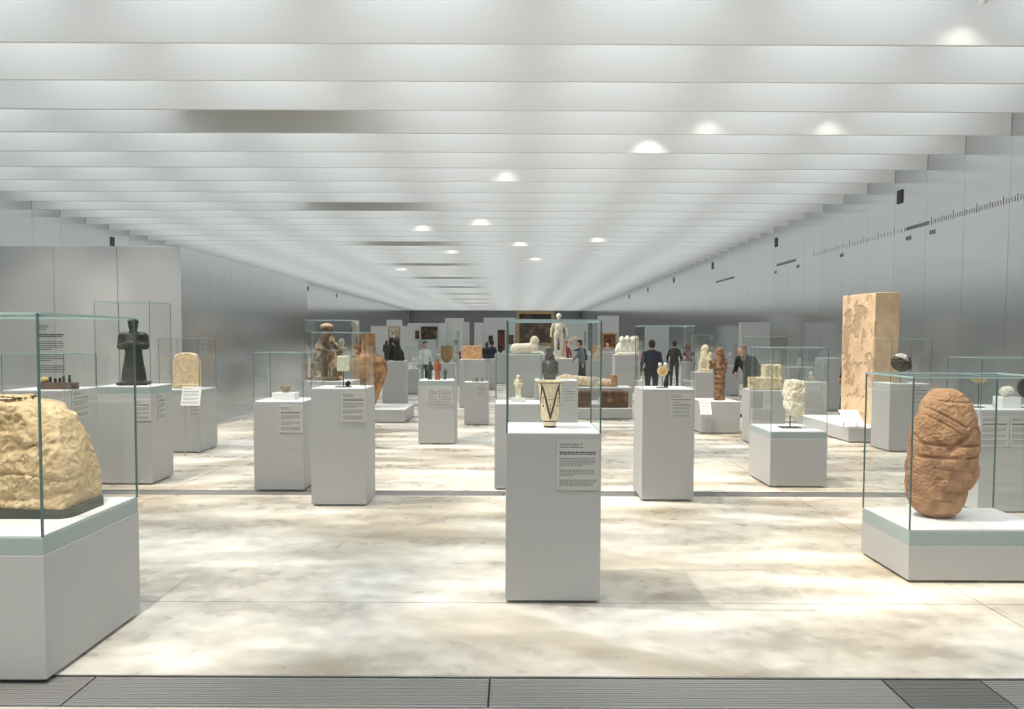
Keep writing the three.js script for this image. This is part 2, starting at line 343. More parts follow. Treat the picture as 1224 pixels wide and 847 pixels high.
// a tilted white label card on two thin legs
function cardStand(label, p, w, h, y0, tilt = 0.9, turn = 0) {
  const g = thing('label_stand', label, 'label stand', p, turn, 'label stands');
  const c = part(g, 'card', rbox(w, h, 0.01, 0.003).rotateX(-tilt).translate(0, y0, 0), deckWhite);
  part(c, 'card_text', pane(w * 0.94, h * 0.94).translate(0, 0, 0.0056).rotateX(-tilt).translate(0, y0, 0), CARD);
  for (const s of [-1, 1]) part(g, 'leg', box(0.012, y0, 0.012, s * w * 0.35, y0 / 2, 0), steel);
  return g;
}
const top = (g, fx = 0, fz = 0) => V(g.position.x + fx * g.info.w / 2, g.info.hp + 0.004, g.position.z + fz * g.info.d / 2);
const VIT = 'glass display cases on white pedestals';

const cRock = caseAt('display_case', 'large low glass case with teal band holding the yellow limestone block', VIT, { x0: -190, x1: 57, yb: 816, yt: 641.5, yg: 374, d: 0.86, band: 0.085, e: 0.009 });
const cVase = caseAt('display_case', 'tall glass case holding the cream beaker with brown zigzags', VIT, { x0: 604, x1: 717, yb: 721, yt: 518, yg: 382.5, d: 0.57, e: 0.0085 });
const cMenhir = caseAt('display_case', 'low wide glass case with teal band around the reddish carved boulder', VIT, { x0: 1085, yb: 696.5, yt: 634, yg: 451, w: 0.98, d: 0.66, band: 0.1, e: 0.0085 });
const cBoat = caseAt('display_case', 'case behind the yellow limestone holding a small brown model', VIT, { x0: 5, x1: 81, yb: 606, yt: 467, yg: 423, d: 0.55, e: 0.0045 });
const cGudea = caseAt('display_case', 'tall case with teal band holding the black robed statue', VIT, { x0: 116, x1: 183, yb: 579, yt: 462, yg: 360, d: 0.5, band: 0.08, e: 0.0045 });
const cStele = caseAt('display_case', 'case with teal band holding the small round-topped stela', VIT, { x0: 191, x1: 240.5, yb: 541, yt: 466, yg: 404, d: 0.58, band: 0.07, e: 0.0045 });
const cBowl = caseAt('display_case', 'case holding a little brown bowl on a white block', VIT, { x0: 304, x1: 364, yb: 587, yt: 480, yg: 421.5, d: 0.53, e: 0.0045 });
const cTablet = caseAt('display_case', 'case holding the pale square tablet on a rod', VIT, { x0: 372.4, x1: 438, yb: 604.6, yt: 464.5, yg: 397, d: 0.46, e: 0.0045 });
const cTrio = caseAt('display_case', 'case with teal band holding three slender figurines', VIT, { x0: 500, x1: 543.5, yb: 530.7, yt: 455, yg: 406, d: 0.55, band: 0.07, e: 0.004 });
const cPots = caseAt('display_case', 'low case holding tiny pots before the orange relief', VIT, { x0: 555, x1: 583.5, yb: 508, yt: 457, yg: 431, d: 0.45, e: 0.004 });
const cIdol = caseAt('display_case', 'case holding the small cream idol, standing behind the beaker case', VIT, { x0: 591, x1: 648, yb: 585.5, yt: 483, yg: 423, d: 0.5, e: 0.0045 });
const cShell = caseAt('display_case', 'tall case holding the round orange ornament on a rod', VIT, { x0: 766.6, x1: 828.6, yb: 598.8, yt: 465.5, yg: 389, d: 0.51, e: 0.0045 });
const cHead = caseAt('display_case', 'low case with teal band holding the rough cream stone on a rod', VIT, { x0: 919.8, x1: 987.3, yb: 582.6, yt: 516, yg: 415.5, d: 0.72, band: 0.075, e: 0.0045 });
const cBlock = caseAt('display_case', 'tall narrow case holding the stepped golden stone', VIT, { x0: 898.7, x1: 938, yb: 531.5, yt: 467, yg: 402, d: 0.52, e: 0.004 });
const cFlint = caseAt('display_case', 'case beside the tall stela holding a dark rock with a white face', VIT, { x0: 1062, x1: 1110, yb: 540, yt: 459, yg: 405, d: 0.54, e: 0.0045 });
const cSmall = caseAt('display_case', 'wide case behind the reddish boulder holding a white stone and a dark disc', VIT, { x0: 1168, yb: 613, yt: 490, yg: 428, w: 1.15, d: 0.55, e: 0.0045 });
const cWhiteFig = caseAt('display_case', 'case holding the pale seated couple behind the carved wooden figure', VIT, { x0: 832, x1: 854, yb: 0, yt: 445, yg: 400, Z: 15.2, d: 0.5, e: 0.004 });
const cSeated = caseAt('display_case', 'case holding the brown seated figure behind the pale tablet', VIT, { x0: 364, x1: 420, yt: 456, yg: 382, Z: 10.6, d: 0.6, e: 0.004 });

board(cVase, [665, 525, 716.5, 586], 0);
board(cGudea, [160, 477, 181, 503], 1); sideBoard(cGudea, 0.17, 0.3, cGudea.info.w / 2 + 0.003, 0.83, 0.02);
board(cStele, [226, 476, 240, 498], 2);
board(cBowl, [334, 484, 362.5, 517], 2);
board(cTablet, [408, 468, 437.5, 504.5], 1);
board(cTrio, [509, 462, 542, 482], 1); board(cTrio, [511, 464, 524, 479], 2, 0.004); board(cTrio, [527, 464, 541, 479], 0, 0.004);
board(cPots, [570, 460, 582.5, 473], 0);
board(cShell, [800, 469, 828, 503.5], 1); board(cShell, [802, 478, 827, 500], 2, 0.004);
board(cFlint, [1088, 460, 1109, 484], 0);
board(cSmall, [1172, 497, 1205, 534], 0); board(cSmall, [1207, 497, 1240, 534], 2);
sideBoard(cBoat, 0.3, 0.28, cBoat.info.w / 2 + 0.003, 0.95, 0.02);

// ---- plain pedestals and low platforms
const PED = 'white pedestals and platforms without glass';
const pJar = caseAt('platform', 'low white platform under the large terracotta jar', PED, { x0: 372, x1: 485, yb: 505, yt: 489.5, d: 1.25, category: 'platform' });
const pWood = caseAt('platform', 'white platform under the carved dark wooden figure', PED, { x0: 837, x1: 884, yb: 518, yt: 480, d: 0.75, category: 'platform' });
const pStela = caseAt('platform', 'low white platform under the tall sandstone stela', PED, { x0: 1014, yb: 529, yt: 511.5, w: 1.3, d: 2.0, category: 'platform' });
const pCoffin = caseAt('platform', 'low white platform under the dark wooden coffin', PED, { x0: 636, x1: 755, yb: 501, yt: 488, d: 0.75, category: 'platform' });
const pMummy = caseAt('platform', 'white plinth under the mummy wrapped in linen', PED, { x0: 640, x1: 756, yt: 463, Z: 15.6, d: 0.7, category: 'platform' });
const pBust = caseAt('pedestal', 'white pedestal under the dark stone bust', PED, { x0: 640, x1: 691, yt: 455, Z: 11.8, d: 0.6 });
const pRelief = caseAt('pedestal', 'tall white pedestal under the orange relief block', PED, { x0: 549, x1: 579, yt: 429.5, Z: 17, d: 0.5 });
const pSphinx = caseAt('pedestal', 'white pedestal under the pale sphinx', PED, { x0: 608, x1: 652, yt: 424, Z: 20, d: 0.55 });
const pNude = caseAt('pedestal', 'grey white block under the standing marble man', PED, { x0: 660, x1: 693, yt: 429, Z: 30, d: 1.0 });
const pTrio = caseAt('pedestal', 'white pedestal under the row of pale busts', PED, { x0: 735, x1: 763, yt: 424, Z: 22, d: 0.6 });
const pCat = caseAt('pedestal', 'white pedestal under the black cat and the thin bronze', PED, { x0: 457, x1: 484, yt: 431.5, Z: 17.5, d: 0.5 });
const pShield = caseAt('pedestal', 'white pedestal under the brown round-bottomed vessel', PED, { x0: 524, x1: 544, yt: 434, Z: 19, d: 0.5 });
const pTorso = caseAt('pedestal', 'dark-fronted pedestal under the black torso', PED, { x0: 574, x1: 592, yt: 429, Z: 23, d: 0.5 });
board(pBust, [673, 463, 689, 481], 1);

// ------------------------------------------------------------------ objects inside and on them
// 1 yellow limestone block on its dark plate
{
  const Z = 3.86, hp = cRock.info.hp + 0.004, a = pt(103, 600, Z), x1 = a.x, x0 = x1 - 1.0, yT = hAt(30, 476, Z);
  const hR = yT - hp - 0.035, shapes = [bx([-0.5, hR / 2 + 0.03, 0], [0.5, hR / 2, 0.17], 0.04)];
  const rx = (px, py) => pt(px, py, Z).x - x1, ry = (py) => hAt(60, py, Z) - hp;
  const prof = [[0.005, ry(607)], [0.0, ry(590)], [rx(99, 562), ry(562)], [rx(91, 538), ry(538)], [rx(72, 512), ry(512)], [rx(48, 481), ry(481)], [rx(20, 477), ry(477)], [-1.4, ry(476)]];
  const edge = (y) => { for (let i = 1; i < prof.length; i++) if (y <= prof[i][1]) return lerp(prof[i - 1][0], prof[i][0], (y - prof[i - 1][1]) / (prof[i][1] - prof[i - 1][1] + 1e-6)); return prof[5][0] - (y - prof[5][1]) * 3; };
  const groove = (x, y) => { let g = 0; for (const [y0, am, ph, wd] of [[0.11, 0.018, 1, 0.014], [0.34, 0.03, 2.4, 0.018], [0.2, 0.025, 4, 0.01]]) { const d = y - (y0 + am * Math.sin(x * 9 + ph)); g = Math.max(g, Math.exp(-d * d / (wd * wd))); } const d2 = (x + 0.12) * 0.8 - (y - 0.28) * 0.5; return Math.max(g, 0.7 * Math.exp(-d2 * d2 / 0.00012) * sstep(0.12, 0.2, y) * sstep(0.42, 0.32, y)); };
  const geo = sculpt(shapes, { cell: 0.0085, margin: 0.06, reach: 1, color: (x, y, z, g) => { const t = clamp(0.5 + fbm(x * 9, y * 9, z * 9, 4), 0, 1), u = clamp(fbm(x * 30 + 8, y * 30, z * 30, 2) + 0.35, 0, 1); return [lerp(0.52, 0.76, t), lerp(0.37, 0.6, t), lerp(0.2, 0.37, t)].map((c, i) => lerp(c, [0.62, 0.45, 0.24][i], u * 0.5)); },
    warp: (x, y, z) => { const side = x - edge(y) + 0.02; const n = fbm(x * 5, y * 5, z * 5, 3) * 0.028 + Math.abs(fbm(x * 13, y * 13, z * 13, 4)) * 0.026; return Math.max(0, side) * 0.85 + n - 0.012 + (z > 0 ? 0.016 * groove(x, y) : 0); } });
  const g = thing('limestone_block', 'rough yellow limestone block carved in relief on a dark plate', 'stone relief', V(x1, hp, -Z));
  part(g, 'stone', geo, STONE);
  const pl = []; const sh = new THREE.Shape(); sh.moveTo(-1.02, -0.19); sh.lineTo(-0.04, -0.19); sh.quadraticCurveTo(0.02, -0.19, 0.02, -0.1); sh.lineTo(0.02, 0.12); sh.quadraticCurveTo(0, 0.2, -0.1, 0.2); sh.lineTo(-1.02, 0.2);
  part(g, 'mount_plate', new THREE.ExtrudeGeometry(sh, { depth: 0.045, bevelEnabled: false }).rotateX(-Math.PI / 2), std(0.06, 0.062, 0.05, 0.7));
}
// 2 reddish carved boulder
{
  const Z = 5.2, p = pt(1125, 620, Z), hp = cMenhir.info.hp + 0.004, yT = hAt(1125, 464, Z), h = yT - hp, s = Z / F;
  const g0 = (d, w) => Math.exp(-d * d / (w * w));
  const seg = (x, y, ax, ay, bx_, by) => { const dx = bx_ - ax, dy = by - ay, t = clamp(((x - ax) * dx + (y - ay) * dy) / (dx * dx + dy * dy), 0, 1); return Math.hypot(x - ax - dx * t, y - ay - dy * t); };
  const carve = (x, y) => {   // x,y in metres: groove depth map of the carved face (negative stands proud)
    let c = 0; const u = (px) => (px - 1127) * s, v = (py) => (620 - py) * s;
    const line = (a, b, c_, d, wd, dep) => { c = Math.max(c, dep * g0(seg(x, y, u(a), v(b), u(c_), v(d)), wd)); };
    const ridge = (a, b, c_, d, wd, dep) => { c -= dep * g0(seg(x, y, u(a), v(b), u(c_), v(d)), wd); };
    line(1092, 530, 1170, 533, 0.012, 0.02); line(1090, 545, 1172, 545, 0.012, 0.02); ridge(1094, 538, 1170, 539, 0.022, 0.012);
    line(1120, 536, 1138, 522, 0.02, 0.028);
    line(1100, 488, 1138, 510, 0.009, 0.016); line(1138, 510, 1166, 488, 0.009, 0.016); line(1098, 496, 1132, 518, 0.007, 0.012); line(1146, 514, 1168, 500, 0.007, 0.012);
    ridge(1112, 566, 1142, 536, 0.018, 0.016); ridge(1102, 492, 1134, 512, 0.014, 0.01); ridge(1142, 512, 1164, 494, 0.014, 0.01);
    line(1112, 480, 1150, 482, 0.008, 0.008);
    for (const y0 of [558, 570, 584, 596]) line(1104 + (y0 % 9), y0, 1150, y0 + 3, 0.008, 0.009);
    line(1140, 590, 1152, 616, 0.012, 0.018); line(1152, 500, 1168, 512, 0.006, 0.012); line(1150, 508, 1166, 520, 0.006, 0.012); line(1130, 488, 1138, 506, 0.01, 0.012);
    return c;
  };
  const rows = [[464, 1122, 1128], [467, 1113, 1140], [472, 1107, 1147], [480, 1101, 1153], [490, 1097, 1159], [500, 1094, 1163], [520, 1090, 1167], [545, 1087, 1168], [570, 1085, 1166], [580, 1085, 1160], [588, 1086, 1155], [596, 1087, 1154], [606, 1091, 1151], [613, 1097, 1146], [618, 1104, 1138], [621, 1112, 1128]].reverse();
  const L = rows.map(([y, a]) => [(620 - y) * s, (a - 1127) * s]), R = rows.map(([y, , b]) => [(620 - y) * s, (b - 1127) * s]);
  const egg = (x, y, z) => { const yy = clamp(y, 0, h), l = poly(L, yy), r = poly(R, yy), c = (l + r) / 2, a = Math.max(0.004, (r - l) / 2), b = 0.17 * Math.pow(clamp(a / 0.235, 0, 1), 0.8) + 0.004, q = Math.hypot((x - c) / a, z / b); return Math.max((q - 1) * Math.min(a, b) * 0.8, y - h, -y); };
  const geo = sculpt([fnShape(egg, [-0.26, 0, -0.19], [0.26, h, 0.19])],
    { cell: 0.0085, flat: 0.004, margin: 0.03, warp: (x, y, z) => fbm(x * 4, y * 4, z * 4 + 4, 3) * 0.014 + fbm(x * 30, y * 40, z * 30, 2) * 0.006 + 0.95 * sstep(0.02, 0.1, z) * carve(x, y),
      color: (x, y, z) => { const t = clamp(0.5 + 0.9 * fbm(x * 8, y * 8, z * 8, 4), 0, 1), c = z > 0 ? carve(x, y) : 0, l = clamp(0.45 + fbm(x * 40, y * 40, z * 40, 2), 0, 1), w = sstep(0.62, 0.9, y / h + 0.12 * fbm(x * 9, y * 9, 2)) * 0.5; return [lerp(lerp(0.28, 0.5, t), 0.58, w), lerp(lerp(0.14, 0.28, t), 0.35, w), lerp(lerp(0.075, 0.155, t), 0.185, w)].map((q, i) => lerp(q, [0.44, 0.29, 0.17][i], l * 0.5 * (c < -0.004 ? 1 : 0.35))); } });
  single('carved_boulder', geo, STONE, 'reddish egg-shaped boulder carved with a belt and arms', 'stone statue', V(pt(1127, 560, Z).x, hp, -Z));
}
// 3 painted beaker
{
  const Z = 4.7, p = pt(657, 512, Z), s = Z / F, hp = cVase.info.hp + 0.004;
  const prof = [[0.1, 512.8], [7.2, 512.8], [7.6, 510], [8.6, 506], [9.6, 503.6], [10.6, 500], [11.8, 493], [12.1, 485], [12.4, 477], [13.0, 470], [13.9, 464], [15.2, 459.8], [16, 457.6], [15.7, 457.2], [13.6, 461], [12.2, 470], [11.2, 490], [8.2, 508], [0.1, 509.5]].map(([r, y]) => new THREE.Vector2(r * s, (513 - y) * s));
  const geo = new THREE.LatheGeometry(prof, 64), n = prof.length - 1, hh = (513 - 457) * s, uv = geo.attributes.uv, pos = geo.attributes.position;
  for (let i = 0; i < uv.count; i++) { const row = i % prof.length; uv.setXY(i, uv.getX(i), row <= 12 ? pos.getY(i) / hh * 0.94 + 0.03 : 0.985); }
  const tex = canvasTex(1024, 512, (g, w, h) => {
    g.fillStyle = '#e6d7b4'; g.fillRect(0, 0, w, h);
    const im = g.getImageData(0, 0, w, h); for (let i = 0; i < im.data.length; i += 4) { const x = (i / 4) % w, y = (i / 4 / w) | 0, q = fbm(x / 70, y / 70, 2, 3) * 26; im.data[i] += q; im.data[i + 1] += q; im.data[i + 2] += q; } g.putImageData(im, 0, 0);
    const y = (v) => h * (1 - v), dark = '#4a2f26', mid = '#6a4638';
    const N = 4;
    for (let k = -1; k <= N; k++) {
      const cx = (k + 0.5) * w / N, hw = w / N / 2, top = y(0.87), bot = y(0.22);
      g.strokeStyle = dark; g.lineWidth = 30; g.lineJoin = 'miter';
      g.beginPath(); g.moveTo(cx - hw, bot); g.lineTo(cx, top); g.lineTo(cx + hw, bot); g.stroke();
      g.strokeStyle = mid; g.lineWidth = 6; g.beginPath(); g.moveTo(cx - hw, bot + 40); g.lineTo(cx - hw * 0.55, y(0.5)); g.moveTo(cx + hw, bot + 40); g.lineTo(cx + hw * 0.55, y(0.5)); g.stroke();
      g.fillStyle = dark; for (const [dx, v, r] of [[0, 0.63, 12], [0, 0.47, 14]]) { g.beginPath(); g.ellipse(cx + dx, y(v), r, r * 0.8, 0, 0, 7); g.fill(); }
      g.fillStyle = '#d9a6a0'; g.beginPath(); g.ellipse(cx, y(0.55), 11, 22, 0, 0, 7); g.fill();
      g.strokeStyle = '#a58a4a'; g.lineWidth = 6; g.beginPath(); g.moveTo(cx + hw * 0.62, y(0.6)); g.lineTo(cx + hw * 1.38, y(0.6)); g.stroke();
      g.fillStyle = mid; for (let q = 0; q < 4; q++) { g.beginPath(); g.moveTo(cx + hw - 13 + q * 2, y(0.5 - q * 0.06)); g.lineTo(cx + hw + 13 - q * 2, y(0.5 - q * 0.06)); g.lineTo(cx + hw, y(0.44 - q * 0.06)); g.fill(); }
    }
    g.fillStyle = dark; g.fillRect(0, y(0.17), w, 11); g.fillRect(0, y(0.935), w, 8); g.fillRect(0, y(0.065), w, 40);
  });
  single('painted_beaker', geo, std(1, 1, 1, 0.55, { map: tex }), 'cream pottery beaker painted with brown zigzags', 'vase', V(p.x, hp, -Z), 0.02);
}
// 4 black robed statue
const BASALT = mottle([0.009, 0.008, 0.008], [0.024, 0.022, 0.021], 20);
{
  const Z = cGudea.info.z + 0.25, p = pt(160.5, 459, Z), s = hAt(160, 380, Z) - cGudea.info.hp - 0.004;
  const q = (a) => a.map((v) => v * s);
  const geo = sculpt([bx(q([0, 0.025, 0]), q([0.21, 0.025, 0.17]), 0.006, 0.005), cap(q([0, 0.1, 0]), q([0, 0.5, 0]), 0.165 * s, 0.115 * s), cap(q([0, 0.08, 0.01]), q([0, 0.2, 0]), 0.16 * s, 0.15 * s), ell(q([0, 0.62, 0]), q([0.15, 0.16, 0.1])), cap(q([-0.12, 0.74, 0]), q([0.12, 0.74, 0]), 0.055 * s),
    cap(q([-0.16, 0.73, 0]), q([-0.175, 0.58, 0.02]), 0.05 * s, 0.045 * s), cap(q([0.16, 0.73, 0]), q([0.175, 0.58, 0.02]), 0.05 * s, 0.045 * s), cap(q([-0.17, 0.57, 0.03]), q([-0.02, 0.62, 0.12]), 0.042 * s, 0.036 * s), cap(q([0.17, 0.57, 0.03]), q([0.02, 0.62, 0.12]), 0.042 * s, 0.036 * s),
    cap(q([0, 0.76, 0]), q([0, 0.83, 0]), 0.05 * s), ell(q([0, 0.9, 0.01]), q([0.068, 0.09, 0.075])), ell(q([0, 0.945, 0]), q([0.078, 0.05, 0.082]), 0.01), ell(q([0, 0.885, 0.085]), q([0.014, 0.026, 0.018]), 0.012), cut(ell(q([-0.028, 0.905, 0.085]), q([0.016, 0.008, 0.014]), 0.004)), cut(ell(q([0.028, 0.905, 0.085]), q([0.016, 0.008, 0.014]), 0.004))],
    { k: 0.02, cell: 0.011, flat: 0, color: BASALT, warp: (x, y, z) => 0.003 * Math.sin(x * 60 / s) * sstep(0.45 * s, 0.2 * s, y) });
  single('robed_statue', geo, POLISHED, 'black stone statue of a standing robed figure with clasped hands', 'statue', V(p.x, cGudea.info.hp + 0.004, -Z), 0.25);
}
// 5 small round-topped stela
{
  const Z = cStele.info.z + 0.28, p = pt(223.5, 466, Z), s = Z / F, w = 31 * s, h = 43 * s, hp = cStele.info.hp + 0.004;
  const sd2 = (x, y) => Math.max(Math.abs(x) - w / 2, y > h - w / 2 ? Math.hypot(x, y - h + w / 2) - w / 2 : -1, -y);
  const arc = (x, y) => { const u = x / w, v = y / h; const a = Math.exp(-Math.pow((Math.hypot(u, (v - 0.68) * 1.3) - 0.22) / 0.035, 2)); const horn = Math.exp(-Math.pow((Math.abs(u) - 0.1 - (v - 0.55) * 0.5) / 0.03, 2)) * sstep(0.4, 0.5, v) * sstep(0.86, 0.78, v); const body = sstep(0.16, 0.12, Math.hypot(u, (v - 0.34) * 0.8)) * 0.8; const rowv = Math.exp(-Math.pow((v - 0.1) / 0.02, 2)); return Math.max(horn, body, rowv * 0.7, Math.exp(-Math.pow((Math.abs(u) - 0.4) / 0.02, 2)) * 0.6, a * 0.3); };
  const geo = sculpt([bx([0, h / 2, 0], [w / 2, h / 2, 0.055], 0.01)], { cell: 0.0085, flat: 0, warp: (x, y, z) => Math.max(0, sd2(x, y)) + (z > 0 ? 0.008 - 0.012 * arc(x, y) : 0) + fbm(x * 25, y * 25, z * 25, 2) * 0.004, color: mottle([0.62, 0.44, 0.24], [0.8, 0.66, 0.46], 16) });
  single('round_topped_stela', geo, STONE, 'small cream stela with a rounded top and carved relief', 'stela', V(p.x, hp, -Z), 0.05);
}
// 6 bowl on block
{
  const Z = cBowl.info.z + 0.26, hp = cBowl.info.hp + 0.004, p = pt(341.5, 480, Z), s = Z / F;
  single('display_block', rbox(27 * s, 8.5 * s, 0.16, 0.004).translate(0, 4.25 * s, 0), deckWhite, 'flat white display block under the little brown bowl', 'block', V(p.x, hp, -Z));
  const r = 6.3 * s, prof = [[0.01, 0], [0.5, 0], [0.62, 0.1], [0.95, 0.7], [1, 1.15], [0.94, 1.2], [0.86, 1.1], [0.6, 0.3], [0.01, 0.22]].map(([a, b]) => new THREE.Vector2(a * r, b * r));
  single('small_bowl', new THREE.LatheGeometry(prof, 32), std(0.3, 0.24, 0.15, 0.5), 'little dark olive and brown bowl on a white block', 'bowl', V(p.x, hp + 8.5 * s + 0.001, -Z));
}
function rodStand(parent, h, r = 0.004, bw = 0.14, bd = 0.1) { part(parent, 'stand_base', rbox(bw, 0.008, bd, 0.002, 0, 0.004, 0), blackMetal); part(parent, 'stand_rod', new THREE.CylinderGeometry(r, r, h, 10).translate(0, h / 2, 0), blackMetal); }
// 7 pale tablet on rod and small dark piece
{
  const Z = cTablet.info.z + 0.2, hp = cTablet.info.hp + 0.004, p = pt(410.5, 463, Z), s = Z / F;
  const g = thing('stone_tablet', 'pale greenish square tablet incised all over, held on a rod', 'tablet', V(p.x, hp, -Z));
  rodStand(g, 20 * s, 0.004, 0.15, 0.09);
  const w = 15 * s, h = 18.5 * s, y0 = 19 * s;
  part(g, 'tablet', sculpt([bx([0, y0 + h / 2, 0], [w / 2, h / 2, 0.016], 0.012)], { cell: 0.005, warp: (x, y, z) => 0.004 * Math.max(0, Math.sin(x * 210 + 2 * Math.sin(y * 90)) * Math.sin(y * 170)) * (z > 0 ? 1 : 0), color: mottle([0.5, 0.52, 0.36], [0.78, 0.78, 0.62], 40) }), STONE);
  const q = pt(415.5, 460, Z + 0.05);
  single('dark_fragment', sculpt([ell([0, 0.025, 0], [0.022, 0.028, 0.02]), ell([0.012, 0.04, 0], [0.015, 0.02, 0.015])], { cell: 0.006, flat: 0, k: 0.01, color: BASALT }), STONE, 'tiny black fragment beside the pale tablet', 'fragment', V(q.x, hp, q.z));
}
// 8 brown seated figure with tan highlights
{
  const Z = cSeated.info.z + 0.3, hp = cSeated.info.hp + 0.004, p = pt(391, 456, Z), s = (hAt(391, 386.5, Z) - hp);
  const q = (a) => a.map((v) => v * s);
  const geo = sculpt([bx(q([-0.02, 0.03, 0]), q([0.27, 0.03, 0.17]), 0.01, 0.005), bx(q([-0.12, 0.2, -0.02]), q([0.13, 0.18, 0.14]), 0.02), ell(q([-0.08, 0.4, 0]), q([0.14, 0.1, 0.14])), cap(q([-0.1, 0.42, 0]), q([0.0, 0.78, 0]), 0.13 * s, 0.1 * s), cap(q([-0.05, 0.43, 0.09]), q([0.16, 0.44, 0.1]), 0.075 * s, 0.06 * s), cap(q([-0.05, 0.43, -0.09]), q([0.16, 0.44, -0.1]), 0.075 * s, 0.06 * s), cap(q([0.16, 0.44, 0.1]), q([0.2, 0.09, 0.1]), 0.055 * s, 0.045 * s), cap(q([0.16, 0.44, -0.1]), q([0.2, 0.09, -0.1]), 0.055 * s, 0.045 * s),
    cap(q([0.0, 0.77, 0.13]), q([-0.1, 0.58, 0.16]), 0.05 * s, 0.045 * s), cap(q([-0.1, 0.58, 0.16]), q([0.12, 0.5, 0.12]), 0.045 * s, 0.035 * s), cap(q([0.0, 0.77, -0.13]), q([0.1, 0.6, -0.15]), 0.05 * s, 0.04 * s), cap(q([0.1, 0.6, -0.15]), q([0.22, 0.5, -0.1]), 0.04 * s, 0.034 * s), cap(q([0, 0.78, 0]), q([0.01, 0.86, 0]), 0.055 * s), ell(q([0.02, 0.92, 0]), q([0.085, 0.085, 0.075])), ell(q([0.0, 0.955, 0]), q([0.115, 0.05, 0.1]), 0.008), ell(q([0.11, 0.9, 0]), q([0.03, 0.016, 0.02]), 0.01)],
    { k: 0.03, cell: 0.014, flat: 0, color: (x, y, z) => { const t = sstep(0.05, 0.25, fbm(x * 7, y * 7, z * 7, 3)), u = y > 0.93 * s ? 0.8 : 0; const m = Math.max(t, u); return [lerp(0.13, 0.6, m), lerp(0.075, 0.42, m), lerp(0.04, 0.26, m)]; } });
  single('seated_figure', geo, WOOD, 'brown and tan seated figure wearing a pale round cap', 'statue', V(p.x, hp, -Z), -0.2);
}
// 9 terracotta jar
{
  const Z = pJar.info.z + 0.6, hp = pJar.info.hp + 0.004, p = pt(441, 486, Z), s = Z / F, H0 = (hAt(441, 399, Z) - hp);
  const prof = [[0.01, 0], [0.11, 0], [0.12, 0.02], [0.16, 0.08], [0.25, 0.24], [0.335, 0.4], [0.37, 0.5], [0.365, 0.58], [0.3, 0.67], [0.19, 0.715], [0.155, 0.74], [0.145, 0.78], [0.14, 0.92], [0.15, 0.97], [0.165, 0.985], [0.168, 1], [0.15, 0.995], [0.12, 0.95], [0.11, 0.8]].map(([r, y]) => new THREE.Vector2(r * 0.98, y * H0));
  const geo = new THREE.LatheGeometry(new THREE.SplineCurve(prof).getPoints(90), 64), c = new Float32Array(geo.attributes.position.count * 3), P = geo.attributes.position;
  for (let i = 0; i < P.count; i++) { const [x, y, z] = [P.getX(i), P.getY(i), P.getZ(i)], t = clamp(0.55 + 1.3 * fbm(x * 4, y * 5, z * 4, 4), 0, 1), b = Math.max(...[0.34, 0.47, 0.6].map((q) => Math.exp(-Math.pow((y / H0 - q) / 0.012, 2)))); c.set([lerp(0.24, 0.5, t) * (1 - 0.35 * b), lerp(0.115, 0.28, t) * (1 - 0.35 * b), lerp(0.05, 0.125, t) * (1 - 0.3 * b)], i * 3); }
  geo.setAttribute('color', new THREE.BufferAttribute(c, 3));
  const g = thing('storage_jar', 'large orange terracotta storage jar with a straight neck', 'jar', V(p.x, hp, -Z));
  part(g, 'jar_body', geo, STONE);
}
// small standing figurine builder: body with head, arms and legs in one piece
function figurine(h, kind, col, cell = 0.006) {
  const q = (a) => a.map((v) => v * h), arms = kind === 'down' ? [cap(q([-0.13, 0.76, 0]), q([-0.15, 0.48, 0.01]), 0.04 * h, 0.03 * h), cap(q([0.13, 0.76, 0]), q([0.15, 0.48, 0.01]), 0.04 * h, 0.03 * h)] : [cap(q([-0.13, 0.76, 0]), q([-0.16, 0.6, 0.02]), 0.04 * h, 0.035 * h), cap(q([-0.16, 0.6, 0.02]), q([-0.02, 0.64, 0.09]), 0.033 * h, 0.03 * h), cap(q([0.13, 0.76, 0]), q([0.16, 0.6, 0.02]), 0.04 * h, 0.035 * h), cap(q([0.16, 0.6, 0.02]), q([0.02, 0.6, 0.09]), 0.033 * h, 0.03 * h)];
  const legs = kind === 'robe' ? [cap(q([0, 0.1, 0]), q([0, 0.5, 0]), 0.12 * h, 0.1 * h)] : [cap(q([-0.06, 0.06, 0]), q([-0.055, 0.48, 0]), 0.042 * h, 0.065 * h), cap(q([0.06, 0.06, 0.02]), q([0.055, 0.48, 0]), 0.042 * h, 0.065 * h), cap(q([-0.06, 0.045, 0]), q([-0.06, 0.04, 0.07]), 0.03 * h), cap(q([0.06, 0.045, 0.02]), q([0.06, 0.04, 0.09]), 0.03 * h)];
  return sculpt([bx(q([0, 0.014, 0.02]), q([0.14, 0.018, 0.13]), 0.004, 0.004), ...legs, ell(q([0, 0.5, 0]), q([0.11, 0.1, 0.08])), cap(q([0, 0.52, 0]), q([0, 0.74, 0]), 0.085 * h, 0.1 * h), ...arms, cap(q([0, 0.78, 0]), q([0, 0.86, 0]), 0.035 * h), ell(q([0, 0.92, 0.005]), q([0.055, 0.075, 0.062])), ell(q([0, 0.95, -0.01]), q([0.066, 0.055, 0.068])), ell(q([0, 0.91, 0.066]), q([0.012, 0.02, 0.014]))], { k: 0.022 * h / 0.3, cell, flat: 0, color: col });
}
